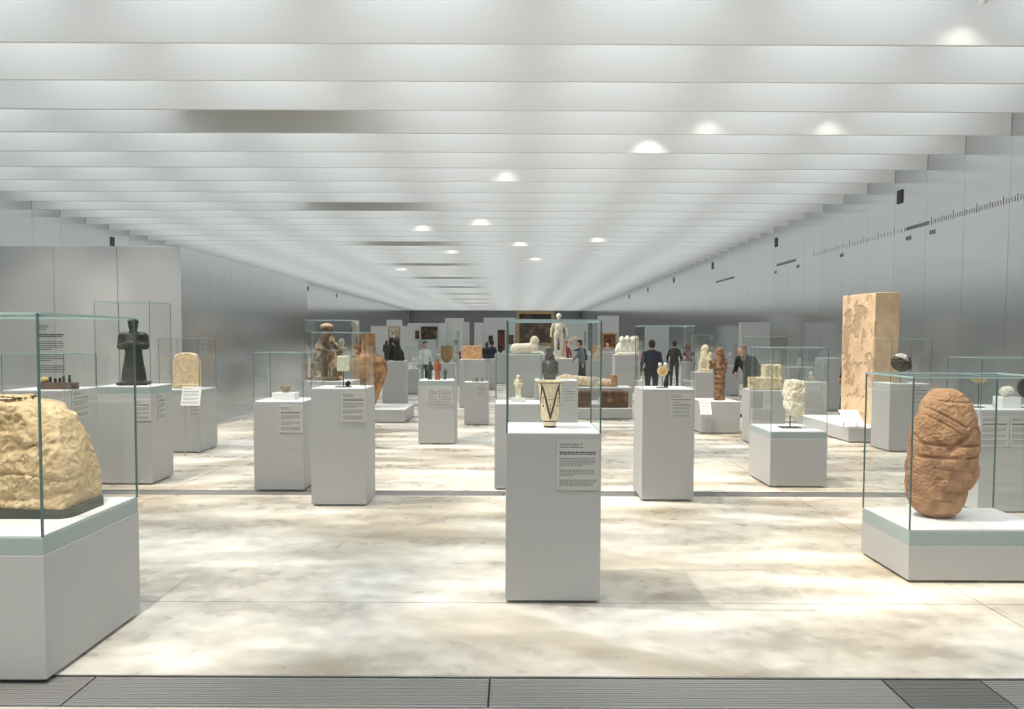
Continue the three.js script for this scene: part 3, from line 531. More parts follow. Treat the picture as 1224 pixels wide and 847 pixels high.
{
  const Z = cTrio.info.z + 0.27, hp = cTrio.info.hp + 0.004;
  for (const [px, y0, kind, col, lab] of [[514, 432, 'arms', mottle([0.02, 0.045, 0.03], [0.05, 0.085, 0.06], 30), 'dark green slender figurine beside the red-brown one'], [523, 428.5, 'down', mottle([0.2, 0.055, 0.03], [0.42, 0.13, 0.07], 25), 'tall red-brown figurine between two dark ones'], [532, 440.5, 'robe', mottle([0.03, 0.03, 0.035], [0.1, 0.1, 0.11], 30), 'short dark grey figurine beside the red-brown one']]) {
    const p = pt(px, 455, Z); single('figurine', figurine(hAt(px, y0, Z) - hp, kind, col, 0.008), STONE, lab, 'figurine', V(p.x, hp, -Z), 0, 'three slender figurines');
  }
  const Z2 = cPots.info.z + 0.2, h2 = cPots.info.hp + 0.004;
  [[565.5, 1], [569.5, 1.3], [573, 0.9], [576, 1.2]].forEach(([px, k], i) => {
    const r = 0.024 * k, prof = [[0.01, 0], [0.6, 0], [1, 0.9], [0.8, 1.7], [0.5, 2], [0.62, 2.3], [0.5, 2.25], [0.4, 2]].map(([a, b]) => new THREE.Vector2(a * r, b * r));
    single('tiny_pot', new THREE.LatheGeometry(prof, 20), std(...[[0.4, 0.3, 0.2], [0.2, 0.14, 0.1], [0.5, 0.42, 0.3], [0.3, 0.22, 0.14]][i], 0.6), 'tiny brown pot in the low case before the orange relief', 'pot', V(pt(px, 457, Z2).x, h2, -Z2 - (i % 2) * 0.06), 0, 'tiny pots in the low case');
  });
}
// orange relief block
{
  const Z = pRelief.info.z + 0.15, p = pt(564.5, 429, Z), s = Z / F, w = 23 * s, h = 16 * s;
  single('relief_block', sculpt([bx([0, h / 2, 0], [w / 2, h / 2, 0.07], 0.012)], { cell: 0.011, flat: 0, warp: (x, y, z) => z > 0 ? -0.012 * Math.max(0, fbm(x * 14, y * 14, 3, 2)) : 0, color: mottle([0.5, 0.25, 0.1], [0.78, 0.52, 0.28], 9) }), STONE, 'orange stone relief block on a white pedestal', 'stone relief', V(p.x, pRelief.info.hp + 0.004, -Z));
}
// cream idol on a small block
{
  const Z = cIdol.info.z + 0.25, hp = cIdol.info.hp + 0.004, p = pt(619.5, 480, Z), s = Z / F;
  single('display_block', rbox(17 * s, 5 * s, 0.11, 0.003).translate(0, 2.5 * s, 0), deckWhite, 'small white display block under the cream idol', 'block', V(p.x, hp, -Z));
  single('cream_idol', figurine(27 * s, 'arms', mottle([0.7, 0.58, 0.36], [0.86, 0.78, 0.6], 25), 0.006), STONE, 'small cream idol with folded arms on a white block', 'figurine', V(p.x, hp + 5 * s, -Z));
}
// dark stone bust with flat crown
{
  const Z = pBust.info.z + 0.3, hp = pBust.info.hp + 0.004, p = pt(657, 455, Z), h = hAt(657, 415, Z) - hp, q = (a) => a.map((v) => v * h);
  const geo = sculpt([bx(q([0, 0.1, 0]), q([0.19, 0.1, 0.13]), 0.01), cap(q([0, 0.15, 0]), q([0, 0.42, 0]), 0.16 * h, 0.17 * h), cap(q([-0.17, 0.52, 0]), q([0.17, 0.52, 0]), 0.075 * h), cap(q([-0.2, 0.5, 0]), q([-0.22, 0.2, 0.02]), 0.06 * h, 0.055 * h), cap(q([0.2, 0.5, 0]), q([0.22, 0.2, 0.02]), 0.06 * h, 0.055 * h), cap(q([0, 0.55, 0]), q([0, 0.66, 0]), 0.07 * h), ell(q([0, 0.74, 0.01]), q([0.1, 0.12, 0.1])), bx(q([0, 0.94, 0]), q([0.14, 0.045, 0.1]), 0.01), cap(q([0, 0.84, 0]), q([0, 0.92, 0]), 0.1 * h, 0.12 * h), ell(q([-0.12, 0.66, 0]), q([0.04, 0.12, 0.05])), ell(q([0.12, 0.66, 0]), q([0.04, 0.12, 0.05])), ell(q([0, 0.73, 0.11]), q([0.02, 0.035, 0.022]))], { k: 0.022, cell: 0.011, flat: 0, color: mottle([0.05, 0.05, 0.042], [0.14, 0.135, 0.115], 14) });
  single('dark_bust', geo, POLISHED, 'dark stone half figure wearing a flat-topped crown', 'statue', V(p.x, hp, -Z));
}
// sphinx
{
  const Z = pSphinx.info.z + 0.25, hp = pSphinx.info.hp + 0.004, p = pt(630, 424, Z), s = Z / F, u = (v) => v * s;
  const geo = sculpt([bx([0, u(0.8), 0], [u(20), u(0.9), 0.15], 0.01, 0.005), cap([u(-12), u(7), 0], [u(8), u(8), 0], u(6), u(6)), ell([u(-14), u(6.5), 0.0], [u(6), u(6.5), 0.15]), cap([u(7), u(3), 0.08], [u(18), u(2.4), 0.08], u(2.4), u(1.8)), cap([u(7), u(3), -0.08], [u(18), u(2.4), -0.08], u(2.4), u(1.8)), cap([u(6), u(8), 0], [u(8.5), u(14), 0], u(5), u(3.6)), ell([u(9.5), u(17), 0], [u(4.2), u(5), u(4)]), ell([u(8), u(16), 0], [u(4.6), u(6), u(5)]), ell([u(13.6), u(16.5), 0], [u(1), u(1.4), u(0.9)])], { k: 0.04, cell: 0.016, flat: 0, color: mottle([0.62, 0.54, 0.4], [0.8, 0.74, 0.62], 10) });
  single('sphinx', geo, STONE, 'pale stone sphinx lying with its head raised', 'statue', V(p.x, hp, -Z));
}
// people and standing statues -------------------------------------------------
// a standing body 1.75 m tall, facing +z; pose: bend forward, arm targets
function bodyShapes({ bend = 0, armL = [[-0.26, 1.12, 0], [-0.27, 0.86, 0.06]], armR = [[0.26, 1.12, 0], [0.27, 0.86, 0.06]], stride = 0.06, wide = 1, headTurn = 0, nude = false } = {}) {
  const B = (x, y, z) => { const t = Math.max(0, y - 0.95), c = Math.cos(bend), s = Math.sin(bend); return y > 0.95 ? [x, 0.95 + t * c - z * s, z * c + t * s] : [x, y, z]; };
  const w = wide, leg = (sx, dz) => [cap([sx * 0.1, 0.92, 0], [sx * 0.11, 0.5, dz * 0.6 + 0.01], 0.095 * w, 0.062), cap([sx * 0.11, 0.5, dz * 0.6 + 0.01], [sx * 0.115, 0.1, dz], 0.062, 0.042), cap([sx * 0.115, 0.05, dz - 0.03], [sx * 0.13, 0.035, dz + 0.15], 0.042, 0.034)];
  const arm = (sx, [e, h]) => { const sh = B(sx * 0.172 * w, 1.375, 0), el = B(...e), ha = B(...h); return [cap(sh, el, 0.058 * w, 0.045), cap(el, ha, 0.045, 0.032), ell(ha, [0.035, 0.045, 0.035], 0.02)]; };
  const hd = B(0, 1.615, 0.03), fx = Math.sin(headTurn), fz = Math.cos(headTurn), on = (x, y, z) => [hd[0] + x * fz + z * fx, hd[1] + y, hd[2] + z * fz - x * fx];
  return { hd, on, hands: [B(...armL[1]), B(...armR[1])], shapes: [...leg(-1, stride), ...leg(1, -stride), ell([0, 0.95, 0], [0.165 * w, 0.13, 0.115 * w]), cap(B(-0.03, 1.0, 0), B(-0.03, 1.22, 0), 0.125 * w, 0.13 * w), cap(B(0.03, 1.0, 0), B(0.03, 1.22, 0), 0.125 * w, 0.13 * w), ell(B(0, 1.28, 0.01), [0.175 * w, 0.17, 0.115 * w]), cap(B(-0.14 * w, 1.385, 0), B(-0.02, 1.46, 0), 0.055, 0.05), cap(B(0.14 * w, 1.385, 0), B(0.02, 1.46, 0), 0.055, 0.05), ...arm(-1, armL), ...arm(1, armR), cap(B(0, 1.42, 0), B(0, 1.54, 0.015), 0.056, 0.05),
    ell(on(0, 0.015, 0), [0.078, 0.108, 0.095], 0.02), ell(on(0, -0.055, 0.025), [0.055, 0.06, 0.062], 0.03), ell(on(0, -0.012, 0.102), [0.012, 0.026, 0.018], 0.012), ell(on(-0.08, 0, 0), [0.01, 0.03, 0.02], 0.006), ell(on(0.08, 0, 0), [0.01, 0.03, 0.02], 0.006), cut(ell(on(-0.032, 0.022, 0.098), [0.018, 0.008, 0.012], 0.006)), cut(ell(on(0.032, 0.022, 0.098), [0.018, 0.008, 0.012], 0.006)), cut(ell(on(0, -0.058, 0.096), [0.026, 0.005, 0.012], 0.005))] };
}
function fingers(at, color) {   // five separate, slightly curled fingers
  const list = [];
  [[-0.026, 0.062, 0.008], [-0.009, 0.07, 0.008], [0.009, 0.067, 0.008], [0.025, 0.054, 0.007]].forEach(([dx, l, r]) => { list.push(new THREE.CapsuleGeometry(r, l * 0.5, 3, 8).translate(at[0] + dx * 0.3, at[1] - 0.045, at[2] + dx), new THREE.CapsuleGeometry(r * 0.9, l * 0.4, 3, 8).rotateZ(0.5).translate(at[0] + dx * 0.3 + 0.008, at[1] - 0.045 - l * 0.55, at[2] + dx)); });
  list.push(new THREE.CapsuleGeometry(0.01, 0.035, 3, 8).rotateX(-0.6).translate(at[0], at[1] - 0.02, at[2] + 0.045));
  const g = merge(list), c = new Float32Array(g.attributes.position.count * 3); for (let i = 0; i < c.length; i += 3) c.set(color, i); g.setAttribute('color', new THREE.BufferAttribute(c, 3)); return g;
}
function person(label, p, turn, { height = 1.66, pose = {}, skin = [0.5, 0.3, 0.21], hair = [0.03, 0.02, 0.015], topC = [0.03, 0.03, 0.035], legC = [0.025, 0.026, 0.03], shoe = [0.02, 0.02, 0.02], longHair = false, bag }) {
  const b = bodyShapes(pose), g = thing('person', label, 'person', p, turn, 'museum visitors'), bend = pose.bend ?? 0;
  const geo = sculpt(b.shapes, { k: 0.045, cell: 0.0175, flat: 0, margin: 0.02, color: (x, y, z) => {
    const hd = b.hd, d = Math.hypot(x - hd[0], (y - hd[1]) * 0.8, z - hd[2]);
    if (d < 0.13) return y > hd[1] - 0.14 ? skin : topC;
    for (const h of b.hands) if (Math.hypot(x - h[0], y - h[1], z - h[2]) < 0.062) return skin;
    const f = 1 + 0.25 * fbm(x * 6, y * 6, z * 6, 2);
    if (y > 0.93 || Math.abs(x) > 0.23) return topC.map((c) => c * f);
    return y > 0.09 ? legC.map((c) => c * f) : shoe;
  } });
  const plain = geo.toNonIndexed(), parts = [plain, ...b.hands.map((h) => fingers(h, skin))].map((q) => { q = q.index ? q.toNonIndexed() : q; return q; });
  part(g, 'body', mergeGeometries(parts), SKIN_CLOTH);
  const hs = [ell(b.on(0, 0.06, -0.02), [0.09, 0.088, 0.1]), ell(b.on(0, 0.01, -0.05), [0.086, 0.1, 0.068])];
  if (longHair) hs.push(cap(b.on(0, -0.02, -0.06), b.on(0, -0.17, -0.08), 0.075, 0.06));
  part(g, 'hair', sculpt([...hs, cut(ell(b.on(0, -0.03, 0.09), [0.07, 0.085, 0.06], 0.01))], { k: 0.03, cell: 0.012, color: () => hair }), SKIN_CLOTH);
  if (bag) { const t = 0.32; part(g, 'backpack', sculpt([bx([0, 1.2, -0.2], [0.15, 0.22, 0.085], 0.06), bx([0, 1.1, -0.28], [0.11, 0.1, 0.04], 0.03), cap([-0.11, 1.42, -0.1], [-0.12, 1.38, 0.08], 0.022), cap([0.11, 1.42, -0.1], [0.12, 1.38, 0.08], 0.022)], { k: 0.02, cell: 0.014, color: () => bag }), SKIN_CLOTH).rotation.x = bend; }
  g.scale.setScalar(height / 1.73);
  return g;
}
// marble man
{
  const Z = pNude.info.z + 0.45, hp = pNude.info.hp + 0.004, p = pt(667.5, 429, Z), h = hAt(667, 374, Z) - hp;
  const b = bodyShapes({ stride: 0.05, armR: [[0.29, 1.15, -0.02], [0.33, 0.92, 0.05]], armL: [[-0.27, 1.13, -0.03], [-0.3, 0.86, 0.06]], headTurn: -0.4 });
  const g = thing('marble_man', 'standing white marble statue of a nude man with lowered arms', 'statue', V(p.x, hp, -Z));
  part(g, 'figure', sculpt([...b.shapes, ell(b.on(0, 0.05, -0.02), [0.09, 0.09, 0.098]), bx([0.03, 0.02, 0], [0.3, 0.03, 0.22], 0.01, 0.01)], { k: 0.04, cell: 0.02, flat: 0, color: mottle([0.58, 0.48, 0.36], [0.82, 0.76, 0.66], 5) }), STONE);
  part(g, 'tree_support', sculpt([cap([0.22, 0.05, -0.12], [0.2, 0.72, -0.1], 0.1, 0.065)], { cell: 0.02, flat: 0, color: mottle([0.5, 0.3, 0.24], [0.7, 0.58, 0.48], 9) }), STONE);
  g.scale.setScalar(h / 1.76);
}
// row of pale busts
{
  const Z = pTrio.info.z + 0.3, hp = pTrio.info.hp + 0.004, p = pt(751, 424, Z), s = Z / F, sh = [bx([0, 0.03, 0], [14 * s, 0.03, 0.24], 0.01, 0.01)];
  [-8.5, -2, 4.5, 9].forEach((x, i) => { const X = x * s, t = (21 + (i % 2)) * s; sh.push(cap([X - 0.05, 0.12, 0.02], [X, t * 0.6, 0], 0.12, 0.09), ell([X + 0.01, t * 0.85, 0.03], [0.08, 0.105, 0.09]), ell([X + 0.01, t * 0.83, 0.12], [0.016, 0.03, 0.02]), cap([X - 0.1, t * 0.5, 0], [X - 0.16, 0.1, 0.1], 0.05, 0.05)); });
  single('group_statue', sculpt(sh, { k: 0.035, cell: 0.017, flat: 0, color: mottle([0.68, 0.62, 0.5], [0.86, 0.83, 0.74], 8) }), STONE, 'pale stone group of figures seated side by side', 'statue', V(p.x, hp, -Z));
}
// mummy and coffin
{
  const Z = pMummy.info.z + 0.32, hp = pMummy.info.hp + 0.004, a = pt(650, 462, Z), b = pt(737, 462, Z), L = b.x - a.x;
  const g = thing('mummy', 'mummy wrapped in pale linen lying on a white plinth', 'mummy', V((a.x + b.x) / 2, hp, -Z));
  part(g, 'wrapped_body', sculpt([ell([-L * 0.43, 0.12, 0], [0.13, 0.11, 0.1]), cap([-L * 0.35, 0.11, 0], [-L * 0.2, 0.12, 0], 0.09, 0.13), cap([-L * 0.2, 0.12, 0], [L * 0.2, 0.1, 0], 0.135, 0.1), cap([L * 0.2, 0.1, 0], [L * 0.44, 0.08, 0], 0.1, 0.075)], { k: 0.06, cell: 0.014, flat: 0, warp: (x, y, z) => 0.004 * Math.sin(x * 70 + z * 25), color: mottle([0.5, 0.34, 0.2], [0.78, 0.66, 0.5], 9) }), STONE);
  part(g, 'foot_case', sculpt([bx([L * 0.46, 0.13, 0], [0.07, 0.13, 0.13], 0.03)], { cell: 0.014, flat: 0, color: mottle([0.3, 0.16, 0.07], [0.52, 0.32, 0.15], 10) }), STONE);
  const Z2 = pCoffin.info.z + 0.36, h2 = pCoffin.info.hp + 0.004, c = pt(648, 487, Z2), d = pt(749, 487, Z2), L2 = d.x - c.x, hh = hAt(700, 466, Z2) - h2;
  const cg = thing('coffin', 'long dark brown wooden coffin box with painted bands', 'coffin', V((c.x + d.x) / 2, h2, -Z2));
  const wcol = (x, y, z) => { const t = clamp(0.5 + fbm(x * 2.5, y * 14, z * 14, 4), 0, 1), bnd = Math.abs(fract(x * 3.1) - 0.5) < 0.12 && y > hh * 0.3 ? 1.9 : 1; return [lerp(0.045, 0.15, t) * bnd, lerp(0.024, 0.085, t) * bnd, lerp(0.014, 0.045, t) * bnd]; };
  part(cg, 'box', sculpt([bx([0, hh * 0.4, 0], [L2 / 2, hh * 0.4, 0.24], 0.02)], { cell: 0.016, flat: 0, color: wcol }), WOOD);
  part(cg, 'lid', sculpt([bx([0, hh * 0.88, 0], [L2 / 2, hh * 0.12, 0.25], 0.025)], { cell: 0.016, color: wcol }), WOOD);
  const sgeo = rbox(L2 * 0.96, 0.012, 0.008, 0.003);
  for (const y of [0.25, 0.6]) part(cg, 'moulding', sgeo, std(0.16, 0.09, 0.04, 0.6)).position.set(0, hh * y, 0.244);
}
// round orange ornament on rod
{
  const Z = cShell.info.z + 0.22, hp = cShell.info.hp + 0.004, p = pt(791.5, 463, Z), s = Z / F, r = 6.3 * s, y0 = 20 * s;
  const g = thing('round_ornament', 'round orange shell ornament with two white knobs on a rod', 'ornament', V(p.x, hp, -Z));
  rodStand(g, y0, 0.004, 0.12, 0.09);
  part(g, 'disc', sculpt([ell([0, y0, 0.01], [r, r, 0.022])], { cell: 0.005, color: (x, y, z) => { const d = Math.hypot(x, y - y0) / r, t = sstep(0.45, 0.8, d + 0.2 * fbm(x * 40, y * 40, 0, 2)); return [lerp(0.7, 0.8, t), lerp(0.36, 0.62, t), lerp(0.14, 0.36, t)]; }, warp: (x, y) => 0.003 * Math.cos(Math.hypot(x, y - y0) * 190) }), STONE);
  for (const sx of [-1, 1]) part(g, 'knob', sculpt([ell([sx * r * 0.5, y0 + r * 1.25, 0.01], [r * 0.36, r * 0.36, 0.02])], { cell: 0.005, color: mottle([0.72, 0.7, 0.62], [0.86, 0.84, 0.78], 30) }), STONE);
  const q = pt(796, 463, Z + 0.1);
  single('dark_fragment', sculpt([cap([0, 0.03, 0], [0.01, 0.1, 0], 0.03, 0.016), cap([0.01, 0.1, 0], [0.03, 0.16, 0], 0.014, 0.012)], { cell: 0.006, k: 0.02, flat: 0, color: BASALT }), STONE, 'dark pointed fragment behind the round orange ornament', 'fragment', V(q.x, hp, q.z));
}
// pale seated couple
{
  const Z = cWhiteFig.info.z + 0.25, hp = cWhiteFig.info.hp + 0.004, p = pt(843, 444, Z), h = hAt(843, 411, Z) - hp, q = (a) => a.map((v) => v * h);
  const geo = sculpt([bx(q([0, 0.05, 0]), q([0.22, 0.05, 0.2]), 0.01, 0.01), bx(q([-0.05, 0.2, -0.05]), q([0.16, 0.17, 0.13]), 0.02), cap(q([-0.06, 0.38, 0]), q([-0.03, 0.66, 0]), 0.15 * h, 0.12 * h), cap(q([-0.08, 0.4, 0.05]), q([0.08, 0.42, 0.14]), 0.09 * h, 0.08 * h), cap(q([0.08, 0.42, 0.14]), q([0.08, 0.12, 0.16]), 0.07 * h, 0.06 * h), ell(q([0.0, 0.85, 0.02]), q([0.1, 0.13, 0.11])), ell(q([-0.03, 0.8, -0.03]), q([0.13, 0.17, 0.1])), cap(q([-0.14, 0.66, 0.02]), q([-0.1, 0.48, 0.1]), 0.055 * h, 0.05 * h), cap(q([-0.1, 0.48, 0.1]), q([0.1, 0.5, 0.14]), 0.05 * h, 0.04 * h), cap(q([0.12, 0.42, 0.12]), q([0.12, 0.56, 0.12]), 0.07 * h, 0.055 * h), ell(q([0.13, 0.64, 0.14]), q([0.065, 0.08, 0.07])), ell(q([0.02, 0.83, 0.125]), q([0.018, 0.03, 0.02]))], { k: 0.025, cell: 0.012, flat: 0, color: mottle([0.66, 0.54, 0.32], [0.86, 0.78, 0.58], 12) });
  single('seated_couple', geo, STONE, 'pale yellow stone figure seated with a child on its lap', 'statue', V(p.x, hp, -Z));
}
// carved wooden figure
{
  const Z = pWood.info.z + 0.3, hp = pWood.info.hp + 0.004, p = pt(859.5, 480, Z), h = hAt(859, 414, Z) - hp, q = (a) => a.map((v) => v * h);
  const geo = sculpt([bx(q([0, 0.02, 0]), q([0.1, 0.02, 0.1]), 0.006, 0.005), cap(q([0, 0.08, 0]), q([0, 0.6, 0]), 0.1 * h, 0.105 * h, 0.02), cap(q([0, 0.6, 0]), q([0, 0.78, 0]), 0.105 * h, 0.095 * h), ell(q([0, 0.89, 0.01]), q([0.075, 0.1, 0.08])), cap(q([-0.1, 0.74, 0]), q([-0.15, 0.62, 0.05]), 0.04 * h, 0.036 * h), cap(q([-0.15, 0.62, 0.05]), q([-0.17, 0.72, 0.1]), 0.035 * h, 0.03 * h), cap(q([0.1, 0.74, 0]), q([0.1, 0.56, 0.05]), 0.04 * h, 0.034 * h), cap(q([-0.05, 0.95, 0]), q([-0.075, 1.0, 0]), 0.022 * h, 0.014 * h), cap(q([0.05, 0.95, 0]), q([0.075, 1.0, 0]), 0.022 * h, 0.014 * h), ell(q([0, 0.88, 0.085]), q([0.016, 0.028, 0.018])), cut(ell(q([-0.03, 0.9, 0.085]), q([0.02, 0.012, 0.02]), 0.004)), cut(ell(q([0.03, 0.9, 0.085]), q([0.02, 0.012, 0.02]), 0.004))],
    { k: 0.03, cell: 0.0115, flat: 0, warp: (x, y, z) => 0.006 * Math.sin(y * 75) * sstep(0.72 * h, 0.6 * h, y) + fbm(x * 14, y * 7, z * 14, 3) * 0.012, color: mottle([0.075, 0.035, 0.018], [0.32, 0.18, 0.09], 14, 7) });
  single('wooden_figure', geo, WOOD, 'tall dark brown carved wooden figure standing on a white platform', 'statue', V(p.x, hp, -Z), -0.2);
  const c = onPlane(843, 499.5, 0);
  cardStand('white tilted label card beside the carved wooden figure', V(pt(843, 500, pWood.info.z - 0.18).x, 0, -pWood.info.z + 0.18), 0.19, 0.28, 0.47, 0.5);
}
cardStand('white tilted label card before the round-topped stela case', V(pt(229, 500, cStele.info.z - 0.15).x, 0, -cStele.info.z + 0.15), 0.26, 0.27, 0.8, 0.3);
// stepped golden stone
{
  const Z = cBlock.info.z + 0.24, hp = cBlock.info.hp + 0.004, s = Z / F, a = pt(896, 467, Z), p = pt(914, 467, Z);
  const geo = sculpt([bx([0, 7.5 * s, 0], [18 * s, 7.5 * s, 0.13], 0.012), bx([8 * s, 15 * s, -0.02], [10 * s, 15 * s, 0.1], 0.014)], { k: 0.012, cell: 0.009, flat: 0, warp: (x, y, z) => 0.008 * Math.max(0, Math.sin(x * 85 + 3 * fbm(x * 8, y * 8, 1, 2))) + fbm(x * 18, y * 18, z * 18, 3) * 0.012, color: mottle([0.55, 0.42, 0.24], [0.84, 0.74, 0.52], 16) });
  single('stepped_stone', geo, STONE, 'golden stepped stone with vertical carving', 'stone sculpture', V(p.x, hp, -Z));
}
// rough cream stone head on rod
{
  const Z = cHead.info.z + 0.36, hp = cHead.info.hp + 0.004, p = pt(944, 513, Z), s = Z / F, u = (v) => v * s;
  const g = thing('mounted_stone', 'rough cream stone head fragment mounted on a black rod', 'stone sculpture', V(p.x, hp, -Z));
  rodStand(g, u(14), 0.006, 0.22, 0.15);
  part(g, 'stone', sculpt([bx([u(5), u(46), 0], [u(11.5), u(12), 0.1], 0.05), bx([u(3.5), u(33), 0], [u(10), u(13), 0.1], 0.045), bx([u(6), u(24), 0.01], [u(9.5), u(9), 0.085], 0.04), ell([u(7), u(14), 0], [u(5), u(5), 0.05])], { k: 0.035, cell: 0.0075, warp: (x, y, z) => fbm(x * 7, y * 7, z * 7, 3) * 0.022 + Math.abs(fbm(x * 16, y * 16, z * 16, 3)) * 0.022, color: mottle([0.72, 0.63, 0.44], [0.88, 0.83, 0.7], 12) }), STONE);
}
// tall stela with worn relief on its lit side
{
  const hp = pStela.info.hp + 0.004, zN = -11.85, zF = -12.95, xs = pt(1043, 420, 11.85).x, yT = hAt(1043, 349, 11.85), h = yT - hp, d = zN - zF, w = 0.41;
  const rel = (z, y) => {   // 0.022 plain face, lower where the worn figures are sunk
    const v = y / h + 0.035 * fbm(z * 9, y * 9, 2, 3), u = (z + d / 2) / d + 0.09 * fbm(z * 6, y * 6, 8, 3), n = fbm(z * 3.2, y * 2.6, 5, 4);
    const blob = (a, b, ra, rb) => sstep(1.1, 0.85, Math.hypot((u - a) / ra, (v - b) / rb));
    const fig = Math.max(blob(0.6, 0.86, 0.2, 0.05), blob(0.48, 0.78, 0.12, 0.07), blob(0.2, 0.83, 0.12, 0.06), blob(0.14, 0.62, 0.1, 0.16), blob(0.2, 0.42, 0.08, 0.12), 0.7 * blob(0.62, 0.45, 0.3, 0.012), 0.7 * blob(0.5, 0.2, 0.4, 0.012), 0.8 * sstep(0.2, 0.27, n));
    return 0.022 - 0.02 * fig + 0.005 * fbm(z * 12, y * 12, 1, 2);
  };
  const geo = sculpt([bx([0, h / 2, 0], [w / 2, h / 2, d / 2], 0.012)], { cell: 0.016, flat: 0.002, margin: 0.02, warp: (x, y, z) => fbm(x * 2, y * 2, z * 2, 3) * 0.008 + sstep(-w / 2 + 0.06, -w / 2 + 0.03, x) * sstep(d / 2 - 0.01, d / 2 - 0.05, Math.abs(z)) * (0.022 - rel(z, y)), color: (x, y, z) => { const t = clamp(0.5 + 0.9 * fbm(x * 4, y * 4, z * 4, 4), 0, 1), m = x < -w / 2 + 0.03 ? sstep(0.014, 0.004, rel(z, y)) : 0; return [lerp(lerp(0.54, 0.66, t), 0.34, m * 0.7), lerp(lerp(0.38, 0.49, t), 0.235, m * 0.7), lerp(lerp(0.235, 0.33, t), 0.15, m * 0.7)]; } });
  single('tall_stela', geo, STONE, 'tall tan sandstone stela with worn relief figures', 'stela', V(xs + w / 2, hp, (zN + zF) / 2), 0.03);
  const c = pt(1015, 505, 11.6);
  cardStand('white tilted label card on legs before the tall stela', V(c.x, hp, -11.55), 0.3, 0.28, 0.17, 0.9);
}
// dark rock with white face
{
  const Z = cFlint.info.z + 0.27, hp = cFlint.info.hp + 0.004, p = pt(1076, 458, Z), s = Z / F, u = (v) => v * s;
  const g = thing('split_rock', 'dark split rock with a pale pointed face on a low mount', 'rock', V(p.x, hp, -Z));
  part(g, 'rock', sculpt([ell([0, u(25), 0], [u(12), u(11), 0.11]), ell([u(3), u(21), 0], [u(11), u(8), 0.1])], { k: 0.03, cell: 0.01, warp: (x, y, z) => Math.abs(fbm(x * 10, y * 10, z * 10, 3)) * 0.06, color: (x, y, z) => { const t = clamp(0.5 + fbm(x * 12, y * 12, z * 12, 3), 0, 1), wv = sstep(0.02, 0.05, y - u(25) + (x - u(2)) * 0.5) * sstep(u(10), u(4), Math.abs(x + u(2))) * (z > 0 ? 1 : 0); return [lerp(lerp(0.05, 0.14, t), 0.72, wv), lerp(lerp(0.045, 0.12, t), 0.7, wv), lerp(lerp(0.035, 0.09, t), 0.64, wv)]; } }), STONE);
  rodStand(g, u(16), 0.006, 0.2, 0.12);
}
// small things in the wide case
{
  const Z = cSmall.info.z + 0.25, hp = cSmall.info.hp + 0.004, s = Z / F;
  let p = pt(1203, 489, Z);
  single('display_block', rbox(22 * s, 13 * s, 0.15, 0.004).translate(0, 6.5 * s, 0), deckWhite, 'white display block under the round white stone', 'block', V(p.x, hp, -Z));
  single('white_stone', sculpt([ell([0, 6.2 * s, 0], [8 * s, 6.5 * s, 0.05]), ell([-3 * s, 5 * s, 0.01], [5 * s, 5 * s, 0.045])], { k: 0.02, cell: 0.006, flat: 0, warp: (x, y, z) => fbm(x * 25, y * 25, z * 25, 3) * 0.01, color: mottle([0.62, 0.58, 0.48], [0.84, 0.82, 0.76], 20) }), STONE, 'round white carved stone on a white block', 'stone', V(p.x, hp + 13 * s + 0.001, -Z));
  p = pt(1169, 489, Z);
  const g = thing('gold_dish', 'small greenish gold dish held on a rod', 'dish', V(p.x, hp, -Z)); rodStand(g, 30 * s, 0.003, 0.09, 0.07);
  part(g, 'dish', new THREE.LatheGeometry([[0.01, 0], [0.5, 0.05], [0.9, 0.4], [1, 0.62], [0.93, 0.62], [0.5, 0.2], [0.01, 0.14]].map(([a, b]) => new THREE.Vector2(a * 9 * s, b * 9 * s)), 32).translate(0, 29 * s, 0), std(0.4, 0.34, 0.14, 0.4, { metalness: 0.5 }));
  p = pt(1229, 478, Z);
  const dg = thing('dark_disc', 'dark round disc standing upright on a small base', 'disc', V(p.x, hp, -Z)); part(dg, 'disc', new THREE.CylinderGeometry(13 * s, 13 * s, 0.025, 40).rotateX(Math.PI / 2).translate(0, 24 * s, 0), std(0.03, 0.045, 0.045, 0.5)); rodStand(dg, 12 * s, 0.004, 0.12, 0.08);
}
// boat model on its brown base
{
  const Z = cBoat.info.z + 0.2, hp = cBoat.info.hp + 0.004, a = pt(54, 467, Z), b = pt(98, 467, Z), s = Z / F, p = V((a.x + b.x) / 2 - 0.05, hp, -Z), w = (b.x - a.x) * 0.95;
  const g = thing('wooden_model', 'small brown wooden model carrying little dark and yellow pieces', 'model', p);
  part(g, 'base_board', rbox(w, 8 * s, 0.12, 0.004, 0, 4 * s, 0), std(0.12, 0.075, 0.055, 0.7));
  part(g, 'yellow_piece', sculpt([ell([-w * 0.38, 11 * s, 0], [5 * s, 3.5 * s, 0.035])], { cell: 0.007, color: mottle([0.55, 0.38, 0.12], [0.75, 0.6, 0.28], 30) }), STONE);
  for (const [x, k] of [[-0.22, 1], [-0.08, 0.7], [0.05, 0.8], [0.16, 1.2], [0.33, 1.5]]) part(g, 'little_figure', sculpt([cap([0, 0, 0], [0, 3.2 * s * k, 0], 1.8 * s, 1.4 * s), ell([0, 5 * s * k, 0], [1.6 * s, 1.8 * s, 1.6 * s])], { cell: 0.005, k: 0.006, color: BASALT }), STONE).position.set(x * w, 8 * s, 0);
}
